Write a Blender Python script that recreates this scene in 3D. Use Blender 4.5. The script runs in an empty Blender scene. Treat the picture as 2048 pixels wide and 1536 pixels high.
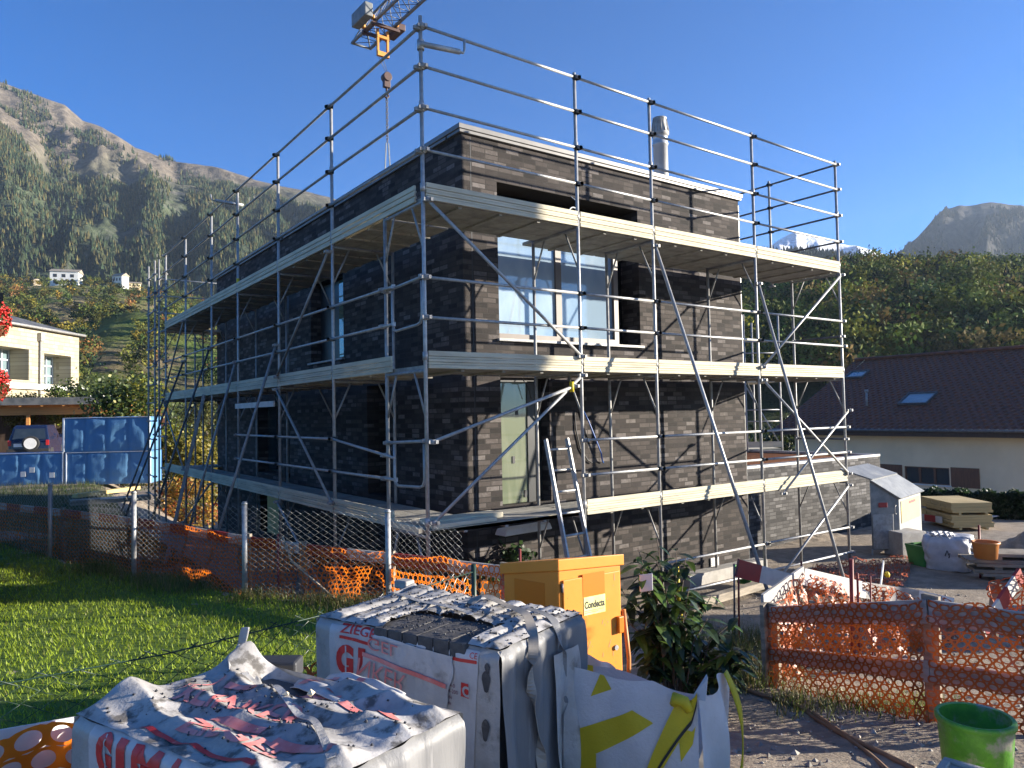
import bpy, bmesh, math, random
import numpy as np
from mathutils import Vector, noise
random.seed(7); rng = np.random.default_rng(7)
S = bpy.context.scene
COL = S.collection
R = math.radians
# ------------------------------------------------------------------ camera
HAZE, HTOP = 0.00013, 500
CAM = np.array([-4.289, -7.635, 3.30]); YAW, PITCH, ROLL, FPX = 0.629, 0.0398, -0.0199, 1465.8
_fw = np.array([math.sin(YAW)*math.cos(PITCH), math.cos(YAW)*math.cos(PITCH), math.sin(PITCH)])
_rt = np.array([math.cos(YAW), -math.sin(YAW), 0.0]); _up = np.cross(_rt, _fw)
RT = math.cos(ROLL)*_rt + math.sin(ROLL)*_up; UP = -math.sin(ROLL)*_rt + math.cos(ROLL)*_up; FW = _fw
cd = bpy.data.cameras.new('camera'); cam = bpy.data.objects.new('camera', cd); COL.objects.link(cam)
cd.sensor_width = 36; cd.lens = 36*FPX/2048; cd.clip_start = 0.05; cd.clip_end = 6000
from mathutils import Matrix
m = Matrix(((RT[0], UP[0], -FW[0], CAM[0]), (RT[1], UP[1], -FW[1], CAM[1]), (RT[2], UP[2], -FW[2], CAM[2]), (0, 0, 0, 1)))
cam.matrix_world = m; S.camera = cam
# survey helpers: a direction of the calibrated photograph cut with a plane of the site
def ray(px, py): return FW + RT*(px-1024)/FPX - UP*(py-768)/FPX
def onx(px, py, X): d = ray(px, py); return CAM + d*(X-CAM[0])/d[0]
def ony(px, py, Y): d = ray(px, py); return CAM + d*(Y-CAM[1])/d[1]
def onz(px, py, Z): d = ray(px, py); return CAM + d*(Z-CAM[2])/d[2]
def ond(px, py, D): return CAM + ray(px, py)*D
def depth(x, y): return (x-CAM[0])*FW[0] + (y-CAM[1])*FW[1]
# ------------------------------------------------------------------ light
SUN_EL, SUN_AZ = R(11.0), R(121.3)          # azimuth clockwise from +Y
w = bpy.data.worlds.new('World'); S.world = w; w.use_nodes = True
nt = w.node_tree; bg = nt.nodes['Background']
sky = nt.nodes.new('ShaderNodeTexSky'); sky.sky_type = 'NISHITA'; sky.sun_disc = False
sky.sun_elevation = SUN_EL; sky.sun_rotation = SUN_AZ; sky.altitude = 700
sky.air_density = 0.85; sky.dust_density = 0.05; sky.ozone_density = 4.5
hs = nt.nodes.new('ShaderNodeHueSaturation'); hs.inputs['Saturation'].default_value = 1.22
mt_ = nt.nodes.new('ShaderNodeMix'); mt_.data_type = 'RGBA'; mt_.blend_type = 'MULTIPLY'; mt_.inputs[0].default_value = 1.0; mt_.inputs[7].default_value = (.64, .89, 1.07, 1)
nt.links.new(sky.outputs[0], hs.inputs['Color']); nt.links.new(hs.outputs[0], mt_.inputs[6]); nt.links.new(mt_.outputs[2], bg.inputs[0])
bg.inputs[1].default_value = 0.062
sl = bpy.data.lights.new('sun', 'SUN'); sl.energy = 5.0; sl.angle = R(0.53); sl.color = (1.0, 0.91, 0.77)
so = bpy.data.objects.new('sun', sl); COL.objects.link(so)
sd = Vector((math.sin(SUN_AZ)*math.cos(SUN_EL), math.cos(SUN_AZ)*math.cos(SUN_EL), math.sin(SUN_EL)))
so.rotation_euler = sd.to_track_quat('Z', 'Y').to_euler()
S.view_settings.view_transform = 'Standard'; S.view_settings.look = 'None'
S.view_settings.exposure = 1.95; S.view_settings.gamma = 1.0
S.render.engine = 'CYCLES'; S.cycles.max_bounces = 6; S.cycles.transparent_max_bounces = 16
S.cycles.use_denoising = True
# ------------------------------------------------------------------ materials
MATS = {}
def mat(name, c1, c2=None, rough=0.7, metal=0.0, scale=3.0, bump=0.0, bscale=None, stretch=(1, 1, 1), lo=.35, hi=.65, spec=0.5, detail=6, trans=0.0, c3=None, s3=1.0, lo3=.5, hi3=.6, tint=False):
    m = bpy.data.materials.new(name); m.use_nodes = True; MATS[name] = m
    n = m.node_tree.nodes; l = m.node_tree.links; b = n['Principled BSDF']
    b.inputs['Roughness'].default_value = rough; b.inputs['Metallic'].default_value = metal
    b.inputs['Specular IOR Level'].default_value = spec
    tc = n.new('ShaderNodeTexCoord'); mp = n.new('ShaderNodeMapping'); l.new(tc.outputs['Object'], mp.inputs[0]); mp.inputs['Scale'].default_value = stretch
    src = None
    def nz(s, d=detail):
        t = n.new('ShaderNodeTexNoise'); t.inputs['Scale'].default_value = s; t.inputs['Detail'].default_value = d; t.inputs['Roughness'].default_value = .62
        l.new(mp.outputs[0], t.inputs['Vector']); return t
    def mix(f, a, bb):
        x = n.new('ShaderNodeMix'); x.data_type = 'RGBA'
        if isinstance(f, float): x.inputs[0].default_value = f
        else: l.new(f, x.inputs[0])
        for i, v in ((6, a), (7, bb)):
            if isinstance(v, tuple): x.inputs[i].default_value = (*v, 1)
            else: l.new(v, x.inputs[i])
        return x.outputs[2]
    def ramp(f, a, bb):
        r = n.new('ShaderNodeMapRange'); r.inputs[1].default_value = a; r.inputs[2].default_value = bb; r.interpolation_type = 'SMOOTHSTEP'
        l.new(f, r.inputs[0]); return r.outputs[0]
    c = c1
    if c2: c = mix(ramp(nz(scale).outputs[0], lo, hi), c1, c2)
    if c3: c = mix(ramp(nz(s3).outputs[0], lo3, hi3), c, c3)
    if tint:
        at = n.new('ShaderNodeAttribute'); at.attribute_name = 'tint'
        x = n.new('ShaderNodeMix'); x.data_type = 'RGBA'; x.blend_type = 'MULTIPLY'; x.inputs[0].default_value = 1
        l.new(at.outputs['Color'], x.inputs[6])
        if isinstance(c, tuple): x.inputs[7].default_value = (*c, 1)
        else: l.new(c, x.inputs[7])
        c = x.outputs[2]
    if isinstance(c, tuple): b.inputs['Base Color'].default_value = (*c, 1)
    else: l.new(c, b.inputs['Base Color'])
    if bump:
        bn = n.new('ShaderNodeBump'); bn.inputs['Strength'].default_value = min(1, bump); bn.inputs['Distance'].default_value = 0.02
        l.new(nz(bscale or scale*3).outputs[0], bn.inputs['Height']); l.new(bn.outputs[0], b.inputs['Normal'])
    if trans:
        tr = n.new('ShaderNodeBsdfTranslucent'); ms = n.new('ShaderNodeMixShader'); ms.inputs[0].default_value = trans
        if isinstance(c, tuple): tr.inputs[0].default_value = (*c, 1)
        else: l.new(c, tr.inputs[0])
        o = n['Material Output']; l.new(b.outputs[0], ms.inputs[1]); l.new(tr.outputs[0], ms.inputs[2]); l.new(ms.outputs[0], o.inputs[0])
    return m
def brick_mat(name, stops, mortar, bw=.245, bh=.079, ms=.008, rough=.85, wear=(.12, .11, .105), wf=.25, bump=.8):
    m = bpy.data.materials.new(name); m.use_nodes = True; MATS[name] = m
    n = m.node_tree.nodes; l = m.node_tree.links; b = n['Principled BSDF']; b.inputs['Roughness'].default_value = rough; b.inputs['Specular IOR Level'].default_value = .2
    tc = n.new('ShaderNodeNewGeometry'); sp = n.new('ShaderNodeSeparateXYZ'); l.new(tc.outputs['Position'], sp.inputs[0])
    ad = n.new('ShaderNodeMath'); l.new(sp.outputs[0], ad.inputs[0]); l.new(sp.outputs[1], ad.inputs[1])
    cb = n.new('ShaderNodeCombineXYZ'); l.new(ad.outputs[0], cb.inputs[0]); l.new(sp.outputs[2], cb.inputs[1])
    bt = n.new('ShaderNodeTexBrick'); l.new(cb.outputs[0], bt.inputs[0])
    bt.inputs['Scale'].default_value = 1; bt.inputs['Brick Width'].default_value = bw; bt.inputs['Row Height'].default_value = bh
    bt.inputs['Mortar Size'].default_value = ms; bt.inputs['Mortar Smooth'].default_value = .1; bt.inputs['Bias'].default_value = 0
    bt.inputs[1].default_value = (0, 0, 0, 1); bt.inputs[2].default_value = (1, 1, 1, 1); bt.inputs[3].default_value = (.5, .5, .5, 1); bt.offset = .36; bt.offset_frequency = 3
    n3 = n.new('ShaderNodeTexNoise'); n3.inputs['Scale'].default_value = 14; n3.inputs['Detail'].default_value = 7; n3.inputs['Roughness'].default_value = .7; l.new(tc.outputs['Position'], n3.inputs['Vector'])
    ma = n.new('ShaderNodeMath'); ma.operation = 'MULTIPLY_ADD'; ma.inputs[1].default_value = .5; l.new(n3.outputs[0], ma.inputs[0]); l.new(bt.outputs['Color'], ma.inputs[2])
    sb = n.new('ShaderNodeMath'); sb.operation = 'SUBTRACT'; sb.inputs[1].default_value = .25; l.new(ma.outputs[0], sb.inputs[0])
    cr = n.new('ShaderNodeValToRGB'); l.new(sb.outputs[0], cr.inputs[0]); e = cr.color_ramp.elements
    for k, (p, c) in enumerate(stops):
        q = e[k] if k < 2 else e.new(p); q.position = p; q.color = (*c, 1)
    x = n.new('ShaderNodeMix'); x.data_type = 'RGBA'; l.new(bt.outputs['Fac'], x.inputs[0]); l.new(cr.outputs[0], x.inputs[6]); x.inputs[7].default_value = (*mortar, 1)
    nz = n.new('ShaderNodeTexNoise'); nz.inputs['Scale'].default_value = 1.3; nz.inputs['Detail'].default_value = 9; nz.inputs['Roughness'].default_value = .7; l.new(tc.outputs['Position'], nz.inputs['Vector'])
    mr = n.new('ShaderNodeMapRange'); mr.inputs[1].default_value = .52; mr.inputs[2].default_value = .75; mr.inputs[4].default_value = wf; l.new(nz.outputs[0], mr.inputs[0])
    y = n.new('ShaderNodeMix'); y.data_type = 'RGBA'; l.new(mr.outputs[0], y.inputs[0]); l.new(x.outputs[2], y.inputs[6]); y.inputs[7].default_value = (*wear, 1)
    l.new(y.outputs[2], b.inputs['Base Color'])
    n2 = n.new('ShaderNodeTexNoise'); n2.inputs['Scale'].default_value = 60; n2.inputs['Detail'].default_value = 5; l.new(tc.outputs['Position'], n2.inputs['Vector'])
    mm = n.new('ShaderNodeMath'); mm.operation = 'MULTIPLY_ADD'; mm.inputs[1].default_value = -1.0; l.new(bt.outputs['Fac'], mm.inputs[0]); l.new(n2.outputs[0], mm.inputs[2])
    bn = n.new('ShaderNodeBump'); bn.inputs['Distance'].default_value = .006; bn.inputs['Strength'].default_value = bump; l.new(mm.outputs[0], bn.inputs['Height']); l.new(bn.outputs[0], b.inputs['Normal'])
M = MATS
brick_mat('clinker', [(0, (.022, .020, .019)), (1, (.15, .134, .126)), (.35, (.038, .032, .030)), (.65, (.062, .052, .047)), (.88, (.090, .077, .071))], (.040, .036, .033))
brick_mat('clinker_grey', [(0, (.03, .029, .029)), (1, (.17, .162, .158)), (.35, (.06, .057, .056)), (.65, (.085, .081, .079)), (.88, (.11, .106, .103))], (.045, .043, .042), wear=(.16, .155, .15))
brick_mat('stone_block', [(0, (.33, .285, .195)), (1, (.44, .385, .28)), (.5, (.385, .335, .235))], (.26, .225, .155), bw=.9, bh=.3, ms=.025, wear=(.41, .365, .265))
mat('coping', (.14, .135, .13), (.17, .165, .16), rough=.45, metal=.3)
mat('dark_frame', (.02, .021, .022), (.03, .031, .032), rough=.4)
mat('bronze_frame', (.13, .10, .085), (.15, .12, .10), rough=.45)
mat('inner_shade', (.006, .006, .007), (.009, .009, .01), rough=.9, spec=.1)  # near-black colour stands in for the shade inside rooms and recesses
mat('galv', (.44, .44, .43), (.33, .33, .325), rough=.45, metal=.35, scale=14, bump=.15, bscale=40)
mat('hut_steel', (.27, .275, .27), (.19, .195, .195), rough=.5, metal=.35, scale=5, bump=.12, bscale=30, c3=(.36, .35, .32), s3=4, lo3=.55, hi3=.75)
mat('galv_dull', (.36, .355, .34), (.25, .245, .235), rough=.55, metal=.25, scale=9, bump=.2, bscale=50, c3=(.20, .14, .09), s3=6, lo3=.66, hi3=.8)
mat('steel_dark', (.10, .10, .10), (.16, .155, .15), rough=.55, metal=.5, scale=10)
mat('deck_wood', (.62, .56, .41), (.48, .43, .31), rough=.8, scale=1.3, bump=.35, bscale=10, stretch=(1, 1, 9), c3=(.30, .27, .22), s3=.8, lo3=.6, hi3=.82)
mat('deck_top', (.36, .34, .29), (.25, .235, .205), rough=.85, scale=5, bump=.4, bscale=30)
mat('steel_chimney', (.55, .56, .57), (.47, .48, .49), rough=.42, metal=.4, scale=2)
mat('white_paint', (.72, .71, .68), (.62, .61, .58), rough=.6, scale=4)
mat('plaster', (.82, .66, .42), (.74, .59, .37), rough=.9, scale=.6, bump=.2, bscale=30)
mat('roof_tile', (.20, .056, .016), (.10, .032, .011), rough=.6, scale=5, bump=.4, bscale=20, c3=(.14, .07, .055), s3=14, lo3=.5, hi3=.75)
mat('dark_wood', (.045, .026, .017), (.065, .04, .026), rough=.7, stretch=(1, 1, .15), scale=12)
mat('brown_wood', (.17, .075, .035), (.12, .05, .025), rough=.6, stretch=(1, 1, .15), scale=14)
mat('beam_wood', (.60, .26, .07), (.50, .21, .055), rough=.6, stretch=(.2, .2, 4), scale=5)
mat('fascia', (.055, .058, .06), (.12, .12, .115), rough=.5, scale=2)
mat('timber', (.58, .44, .20), (.46, .34, .15), rough=.8, scale=3, stretch=(.4, .4, 12), bump=.3, bscale=6)
mat('old_timber', (.34, .29, .22), (.20, .17, .13), rough=.85, scale=3, stretch=(.7, .7, 6), bump=.4, bscale=10)
mat('grey_timber', (.44, .42, .39), (.30, .285, .265), rough=.85, scale=2.5, stretch=(1, 1, 9), bump=.3, bscale=9)
mat('red_paint', (.36, .030, .026), (.26, .026, .024), rough=.5, scale=5)
mat('red_white', (.62, .58, .52), (.50, .47, .42), rough=.6, scale=6)
mat('net_shaded', (.42, .085, .010), (.32, .060, .008), rough=.45, scale=5, trans=.08)  # orange net of the pen, its shade put into a darker colour
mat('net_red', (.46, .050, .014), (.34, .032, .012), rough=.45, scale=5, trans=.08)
mat('net_sunlit', (.88, .24, .016), (.80, .19, .012), rough=.45, scale=5, trans=.62)  # same orange net, sun from behind put into brighter colour and translucency
mat('wire_galv', (.40, .42, .42), (.30, .31, .31), rough=.4, metal=.6, scale=8)
mat('wire_green', (.012, .035, .022), (.02, .05, .03), rough=.45, scale=8)
mat('cabinet_yellow', (.80, .29, .035), (.74, .26, .030), rough=.42, scale=2, bump=.04, bscale=20, c3=(.20, .11, .03), s3=23, lo3=.70, hi3=.74)
mat('cabinet_patch', (.66, .19, .010), (.64, .18, .009), rough=.4, scale=3)
mat('label_yellow', (.82, .74, .24), (.86, .82, .40), rough=.5, scale=9, stretch=(1, 1, 1))
mat('ink_black', (.02, .02, .022), (.03, .03, .032), rough=.5)
mat('ink_red', (.62, .035, .03), (.52, .03, .028), rough=.45, scale=20, c3=(.62, .25, .22), s3=25, lo3=.6, hi3=.75)
mat('ink_faded', (.70, .30, .28), (.66, .16, .14), rough=.5, scale=9)
mat('ink_purple', (.16, .05, .09), (.20, .07, .11), rough=.5)
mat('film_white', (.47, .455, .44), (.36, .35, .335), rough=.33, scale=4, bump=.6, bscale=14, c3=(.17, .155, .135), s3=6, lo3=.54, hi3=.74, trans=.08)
mat('film_side', (.24, .238, .24), (.16, .16, .163), rough=.5, spec=.35, scale=3, stretch=(1, 1, .12), bump=.4, bscale=9, c3=(.42, .41, .405), s3=6, lo3=.60, hi3=.74, trans=.05)  # same wrap, shade put into the darker grey, highlights into pale streaks
mat('film_dirty', (.50, .48, .46), (.31, .295, .28), rough=.6, spec=.3, scale=3.5, bump=.3, bscale=18, c3=(.13, .12, .108), s3=11, lo3=.50, hi3=.64, trans=.08)
mat('sheet_white', (.56, .55, .555), (.46, .452, .455), rough=.38, scale=5, bump=.3, bscale=12, c3=(.28, .26, .24), s3=9, lo3=.58, hi3=.78, trans=.08)
mat('dark_brick', (.055, .052, .052), (.085, .08, .078), rough=.75, scale=18, bump=.3, bscale=60, c3=(.17, .16, .15), s3=22, lo3=.58, hi3=.75)
mat('black_block', (.028, .029, .034), (.04, .041, .046), rough=.55, scale=10, bump=.15, bscale=80)
mat('strap', (.34, .30, .25), (.24, .215, .185), rough=.6, scale=8)
mat('bag_white', (.66, .65, .65), (.57, .56, .555), rough=.6, scale=3, bump=.3, bscale=60, trans=.2)
mat('bag_yellow', (.68, .52, .02), (.60, .46, .02), rough=.55, scale=5, bump=.2, bscale=80, trans=.15)
mat('bag_grey', (.56, .555, .56), (.44, .436, .44), rough=.6, scale=3, bump=.3, bscale=20)
mat('stitch', (.02, .02, .02), (.03, .03, .03), rough=.8)
mat('bucket_green', (.11, .34, .025), (.06, .21, .02), rough=.5, scale=6, c3=(.27, .27, .22), s3=7, lo3=.50, hi3=.66, bump=.2, bscale=30)
mat('bin_green', (.07, .28, .07), (.05, .22, .05), rough=.5, scale=4)
mat('tub_orange', (.55, .21, .05), (.46, .17, .045), rough=.5, scale=4)
mat('concrete', (.42, .40, .365), (.32, .305, .28), rough=.9, scale=5, bump=.4, bscale=40)
mat('hose_brown', (.20, .12, .07), (.26, .16, .09), rough=.6, scale=6)
mat('hose_red', (.26, .085, .05), (.20, .07, .045), rough=.6, scale=6)
mat('hose_blue', (.03, .12, .42), (.03, .10, .36), rough=.4)
mat('rod_red', (.22, .025, .02), (.15, .02, .018), rough=.55, scale=8)
mat('insul_blue', (.12, .27, .45), (.09, .21, .38), rough=.55, scale=2.5, bump=.25, bscale=9, stretch=(1, 1, .12), spec=.3)
mat('foil_pale', (.45, .50, .58), (.52, .55, .60), rough=.35, scale=4, bump=.4, bscale=9)
mat('car_blue', (.010, .018, .05), (.008, .014, .04), rough=.22, spec=.7)
mat('car_glass', (.02, .03, .04), (.03, .04, .05), rough=.06, spec=.8)
mat('rubber', (.02, .02, .02), (.028, .028, .028), rough=.8)
mat('lamp_red', (.45, .02, .02), (.40, .02, .02), rough=.2)
mat('crane_yellow', (.62, .27, .03), (.50, .21, .03), rough=.5, scale=3)
mat('crane_grey', (.20, .21, .21), (.14, .15, .15), rough=.5, scale=3)
mat('window_grey', (.52, .56, .60), (.46, .50, .54), rough=.3, scale=2)
mat('hook_red', (.075, .034, .024), (.055, .026, .02), rough=.5, scale=9)
mat('ply_yellow', (.62, .46, .17), (.54, .40, .15), rough=.7, scale=3)
mat('rust_mesh', (.30, .12, .04), (.22, .085, .035), rough=.8, scale=6)
mat('petals', (.75, .03, .03), (.85, .10, .08), rough=.6, tint=True, trans=.2)
mat('leaf', (1, 1, 1), (.75, .75, .75), rough=.5, scale=2, tint=True, trans=.35)
mat('leaf_gloss', (1, 1, 1), (.8, .8, .8), rough=.3, scale=6, tint=True, trans=.25)
mat('far_leaf', (1, 1, 1), (.7, .7, .7), rough=.8, scale=.3, tint=True, trans=.15, spec=.1)
mat('blade', (1, 1, 1), (.8, .8, .8), rough=.55, scale=3, tint=True, trans=.4)
mat('bark', (.13, .10, .075), (.09, .07, .05), rough=.9, scale=8, stretch=(1, 1, .2), bump=.4)
mat('stone', (.36, .33, .29), (.26, .24, .21), rough=.9, scale=3, tint=True)
mat('soil', (.34, .275, .205), (.225, .18, .132), rough=.95, scale=4, bump=.8, bscale=25, c3=(.42, .36, .28), s3=18, lo3=.55, hi3=.75)
mat('rough_turf', (.05, .07, .018), (.09, .085, .04), rough=.95, scale=3, bump=.6, bscale=20)
mat('turf', (.075, .13, .012), (.11, .18, .016), rough=.9, scale=9, bump=.7, bscale=40)
def glass_mat(name, base, film, rough=.05, tr=.35, st=(2.5, 1, .5)):
    m = bpy.data.materials.new(name); m.use_nodes = True; MATS[name] = m
    n = m.node_tree.nodes; l = m.node_tree.links; b = n['Principled BSDF']
    tc = n.new('ShaderNodeTexCoord'); nz = n.new('ShaderNodeTexNoise'); nz.inputs['Scale'].default_value = 2.2; nz.inputs['Detail'].default_value = 7
    mp = n.new('ShaderNodeMapping'); mp.inputs['Scale'].default_value = st; l.new(tc.outputs['Object'], mp.inputs[0]); l.new(mp.outputs[0], nz.inputs['Vector'])
    x = n.new('ShaderNodeMix'); x.data_type = 'RGBA'; x.inputs[6].default_value = (*base, 1); x.inputs[7].default_value = (*film, 1)
    mr = n.new('ShaderNodeMapRange'); mr.inputs[1].default_value = .45; mr.inputs[2].default_value = .7; l.new(nz.outputs[0], mr.inputs[0]); l.new(mr.outputs[0], x.inputs[0])
    l.new(x.outputs[2], b.inputs['Base Color']); b.inputs['Roughness'].default_value = rough; b.inputs['Specular IOR Level'].default_value = 1.0
    b.inputs['Coat Weight'].default_value = 1; b.inputs['Coat Roughness'].default_value = .01
    t = n.new('ShaderNodeBsdfTransparent'); ms = n.new('ShaderNodeMixShader'); ms.inputs[0].default_value = tr
    o = n['Material Output']; l.new(b.outputs[0], ms.inputs[1]); l.new(t.outputs[0], ms.inputs[2]); l.new(ms.outputs[0], o.inputs[0])
glass_mat('glass_film_sky', (.24, .33, .42), (.38, .47, .54), tr=.06, st=(.7, 1, .35))  # protective film; the pale blue also carries the reflected sky
glass_mat('glass_green', (.17, .20, .13), (.24, .26, .18), tr=.1)
glass_mat('glass_dark', (.03, .04, .045), (.05, .06, .065), tr=.3)
glass_mat('glass_sky', (.18, .25, .27), (.22, .30, .32), tr=.1)
# ------------------------------------------------------------------ mesh helpers
OFF = {}
class MB:
    def __init__(s): s.v = []; s.f = []; s.sm = []
    def add(s, vs, fs, smooth=False):
        b = len(s.v); s.v += [tuple(map(float, p)) for p in vs]
        s.f += [tuple(i+b for i in f) for f in fs]; s.sm += [smooth]*len(fs); return s
    def box(s, lo, hi):
        x0, y0, z0 = lo; x1, y1, z1 = hi
        return s.add([(x0, y0, z0), (x1, y0, z0), (x1, y1, z0), (x0, y1, z0), (x0, y0, z1), (x1, y0, z1), (x1, y1, z1), (x0, y1, z1)],
              [(0, 3, 2, 1), (4, 5, 6, 7), (0, 1, 5, 4), (1, 2, 6, 5), (2, 3, 7, 6), (3, 0, 4, 7)])
    def frame(s, o, a, b, c):      # parallelepiped from corner o with edge vectors
        o, a, b, c = map(np.asarray, (o, a, b, c))
        vs = [o, o+a, o+a+b, o+b, o+c, o+a+c, o+a+b+c, o+b+c]
        return s.add(vs, [(0, 3, 2, 1), (4, 5, 6, 7), (0, 1, 5, 4), (1, 2, 6, 5), (2, 3, 7, 6), (3, 0, 4, 7)])
    def beam(s, p, q, w, h, up=(0, 0, 1)):
        p = np.array(p, float); q = np.array(q, float); d = q-p; d /= np.linalg.norm(d)
        u = np.array(up, float); r = np.cross(d, u); r /= np.linalg.norm(r); u = np.cross(r, d)
        return s.frame(p-r*w/2-u*h/2, q-p, r*w, u*h)
    def tube(s, p, q, r, n=8, r2=None, cap=True):
        p = np.array(p, float); q = np.array(q, float); r2 = r if r2 is None else r2
        d = q-p; L = np.linalg.norm(d)
        if L < 1e-6: return s
        d /= L; a = np.array([0, 0, 1.]) if abs(d[2]) < .9 else np.array([1., 0, 0]); u = np.cross(d, a); u /= np.linalg.norm(u); v = np.cross(d, u)
        vs = []
        for k in range(n):
            t = 2*math.pi*k/n; o = u*math.cos(t)+v*math.sin(t); vs.append(p+o*r)
        for k in range(n):
            t = 2*math.pi*k/n; o = u*math.cos(t)+v*math.sin(t); vs.append(q+o*r2)
        s.add(vs, [(k, (k+1) % n, n+(k+1) % n, n+k) for k in range(n)], True)
        if cap: s.f += [tuple(range(len(s.v)-2*n, len(s.v)-n))[::-1], tuple(range(len(s.v)-n, len(s.v)))]; s.sm += [False]*2
        return s
    def path(s, pts, r, n=6, cap=True):
        pts = [np.array(p, float) for p in pts]; N = len(pts); vs = []; pu = None
        rr = r if hasattr(r, '__len__') else [r]*N
        for i, p in enumerate(pts):
            d = pts[min(i+1, N-1)]-pts[max(i-1, 0)]; d = d/(np.linalg.norm(d)+1e-12)
            if pu is None:
                a = np.array([0, 0, 1.]) if abs(d[2]) < .9 else np.array([1., 0, 0]); u = np.cross(d, a)
            else: u = pu-d*np.dot(pu, d)
            u /= (np.linalg.norm(u)+1e-12); pu = u; v = np.cross(d, u)
            for k in range(n):
                t = 2*math.pi*k/n; vs.append(p+(u*math.cos(t)+v*math.sin(t))*rr[i])
        fs = [(i*n+k, i*n+(k+1) % n, (i+1)*n+(k+1) % n, (i+1)*n+k) for i in range(N-1) for k in range(n)]
        if cap: fs += [tuple(range(n))[::-1], tuple(range((N-1)*n, N*n))]
        return s.add(vs, fs, True)
    def lathe(s, prof, c, n=24):
        vs = []; c = np.array(c, float)
        for r, z in prof:
            for k in range(n): t = 2*math.pi*k/n; vs.append(c+np.array([r*math.cos(t), r*math.sin(t), z]))
        return s.add(vs, [(i*n+k, i*n+(k+1) % n, (i+1)*n+(k+1) % n, (i+1)*n+k) for i in range(len(prof)-1) for k in range(n)], True)
    def grid(s, fn, nu, nv, smooth=True):
        vs = [fn(i/nu, j/nv) for j in range(nv+1) for i in range(nu+1)]
        return s.add(vs, [(j*(nu+1)+i, j*(nu+1)+i+1, (j+1)*(nu+1)+i+1, (j+1)*(nu+1)+i) for j in range(nv) for i in range(nu)], smooth)
    def build(s, name, material, parent=None, solid=0, bevel=0):
        v = np.array(s.v, float)
        if parent is None: off = np.array([(v[:, 0].min()+v[:, 0].max())/2, (v[:, 1].min()+v[:, 1].max())/2, v[:, 2].min()])
        else: off = OFF[parent.name]
        me = bpy.data.meshes.new(name); me.from_pydata((v-off).tolist(), [], s.f)
        me.polygons.foreach_set('use_smooth', s.sm); me.materials.append(M[material]); me.update()
        o = bpy.data.objects.new(name, me); COL.objects.link(o)
        OFF[o.name] = off
        if parent is not None: o.parent = parent
        else: o.location = off
        if solid: md = o.modifiers.new('solid', 'SOLIDIFY'); md.thickness = solid; md.offset = 0
        if bevel: md = o.modifiers.new('bevel', 'BEVEL'); md.width = bevel; md.segments = 2; md.limit_method = 'ANGLE'
        return o
def tag(o, label=None, cat=None, group=None, kind=None):
    if label: o['label'] = label
    if cat: o['category'] = cat
    if group: o['group'] = group
    if kind: o['kind'] = kind
    return o
def thing(name, loc, label, cat, group=None):
    o = bpy.data.objects.new(name, None); COL.objects.link(o); o.location = tuple(map(float, loc)); o.empty_display_size = .2
    OFF[o.name] = np.array(loc, float); return tag(o, label, cat, group)
def soup(name, V, k, material, tint=None, parent=None, smooth=False):
    """V: (n*k,3) vertices of n separate k-gons; tint: (n,3) colour of each face"""
    V = np.asarray(V, np.float32); n = len(V)//k
    if parent is None: off = np.array([(V[:, 0].min()+V[:, 0].max())/2, (V[:, 1].min()+V[:, 1].max())/2, V[:, 2].min()])
    else: off = OFF[parent.name]
    me = bpy.data.meshes.new(name); me.vertices.add(n*k); me.vertices.foreach_set('co', (V-off).astype(np.float32).ravel())
    me.loops.add(n*k); me.loops.foreach_set('vertex_index', np.arange(n*k, dtype=np.int32))
    me.polygons.add(n); me.polygons.foreach_set('loop_start', np.arange(0, n*k, k, dtype=np.int32)); me.polygons.foreach_set('loop_total', np.full(n, k, np.int32))
    me.update(); me.validate()
    if tint is not None:
        a = me.color_attributes.new('tint', 'FLOAT_COLOR', 'POINT'); c = np.ones((n*k, 4), np.float32); c[:, :3] = np.repeat(tint, k, 0); a.data.foreach_set('color', c.ravel())
    me.materials.append(M[material])
    o = bpy.data.objects.new(name, me); COL.objects.link(o); OFF[o.name] = off
    if parent is not None: o.parent = parent
    else: o.location = tuple(map(float, off))
    return o
def rand_dirs(n):
    d = rng.normal(size=(n, 3)); return d/np.linalg.norm(d, axis=1, keepdims=True)
def leaf_quads(P, size, up=0.0, aspect=1.6):
    """rhombic leaves at points P with random orientation"""
    n = len(P); a = rand_dirs(n); a[:, 2] += up; a /= np.linalg.norm(a, axis=1, keepdims=True)
    b = np.cross(a, rand_dirs(n)); b /= np.linalg.norm(b, axis=1, keepdims=True)
    s = (np.asarray(size)*np.ones(n))[:, None]
    V = np.stack([P-a*s*aspect/2, P+b*s*.5, P+a*s*aspect/2, P-b*s*.5], 1)
    return V.reshape(-1, 3)
def nz3(p, s=1.0, o=0.0): return noise.noise(Vector((float(p[0])*s+o, float(p[1])*s+o*.7, float(p[2])*s-o)))
def fbm(x, y, s, o=0, oc=4): return noise.fractal(Vector((x*s+o, y*s-o, o*.37)), 1.0, 2.0, oc)
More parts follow.
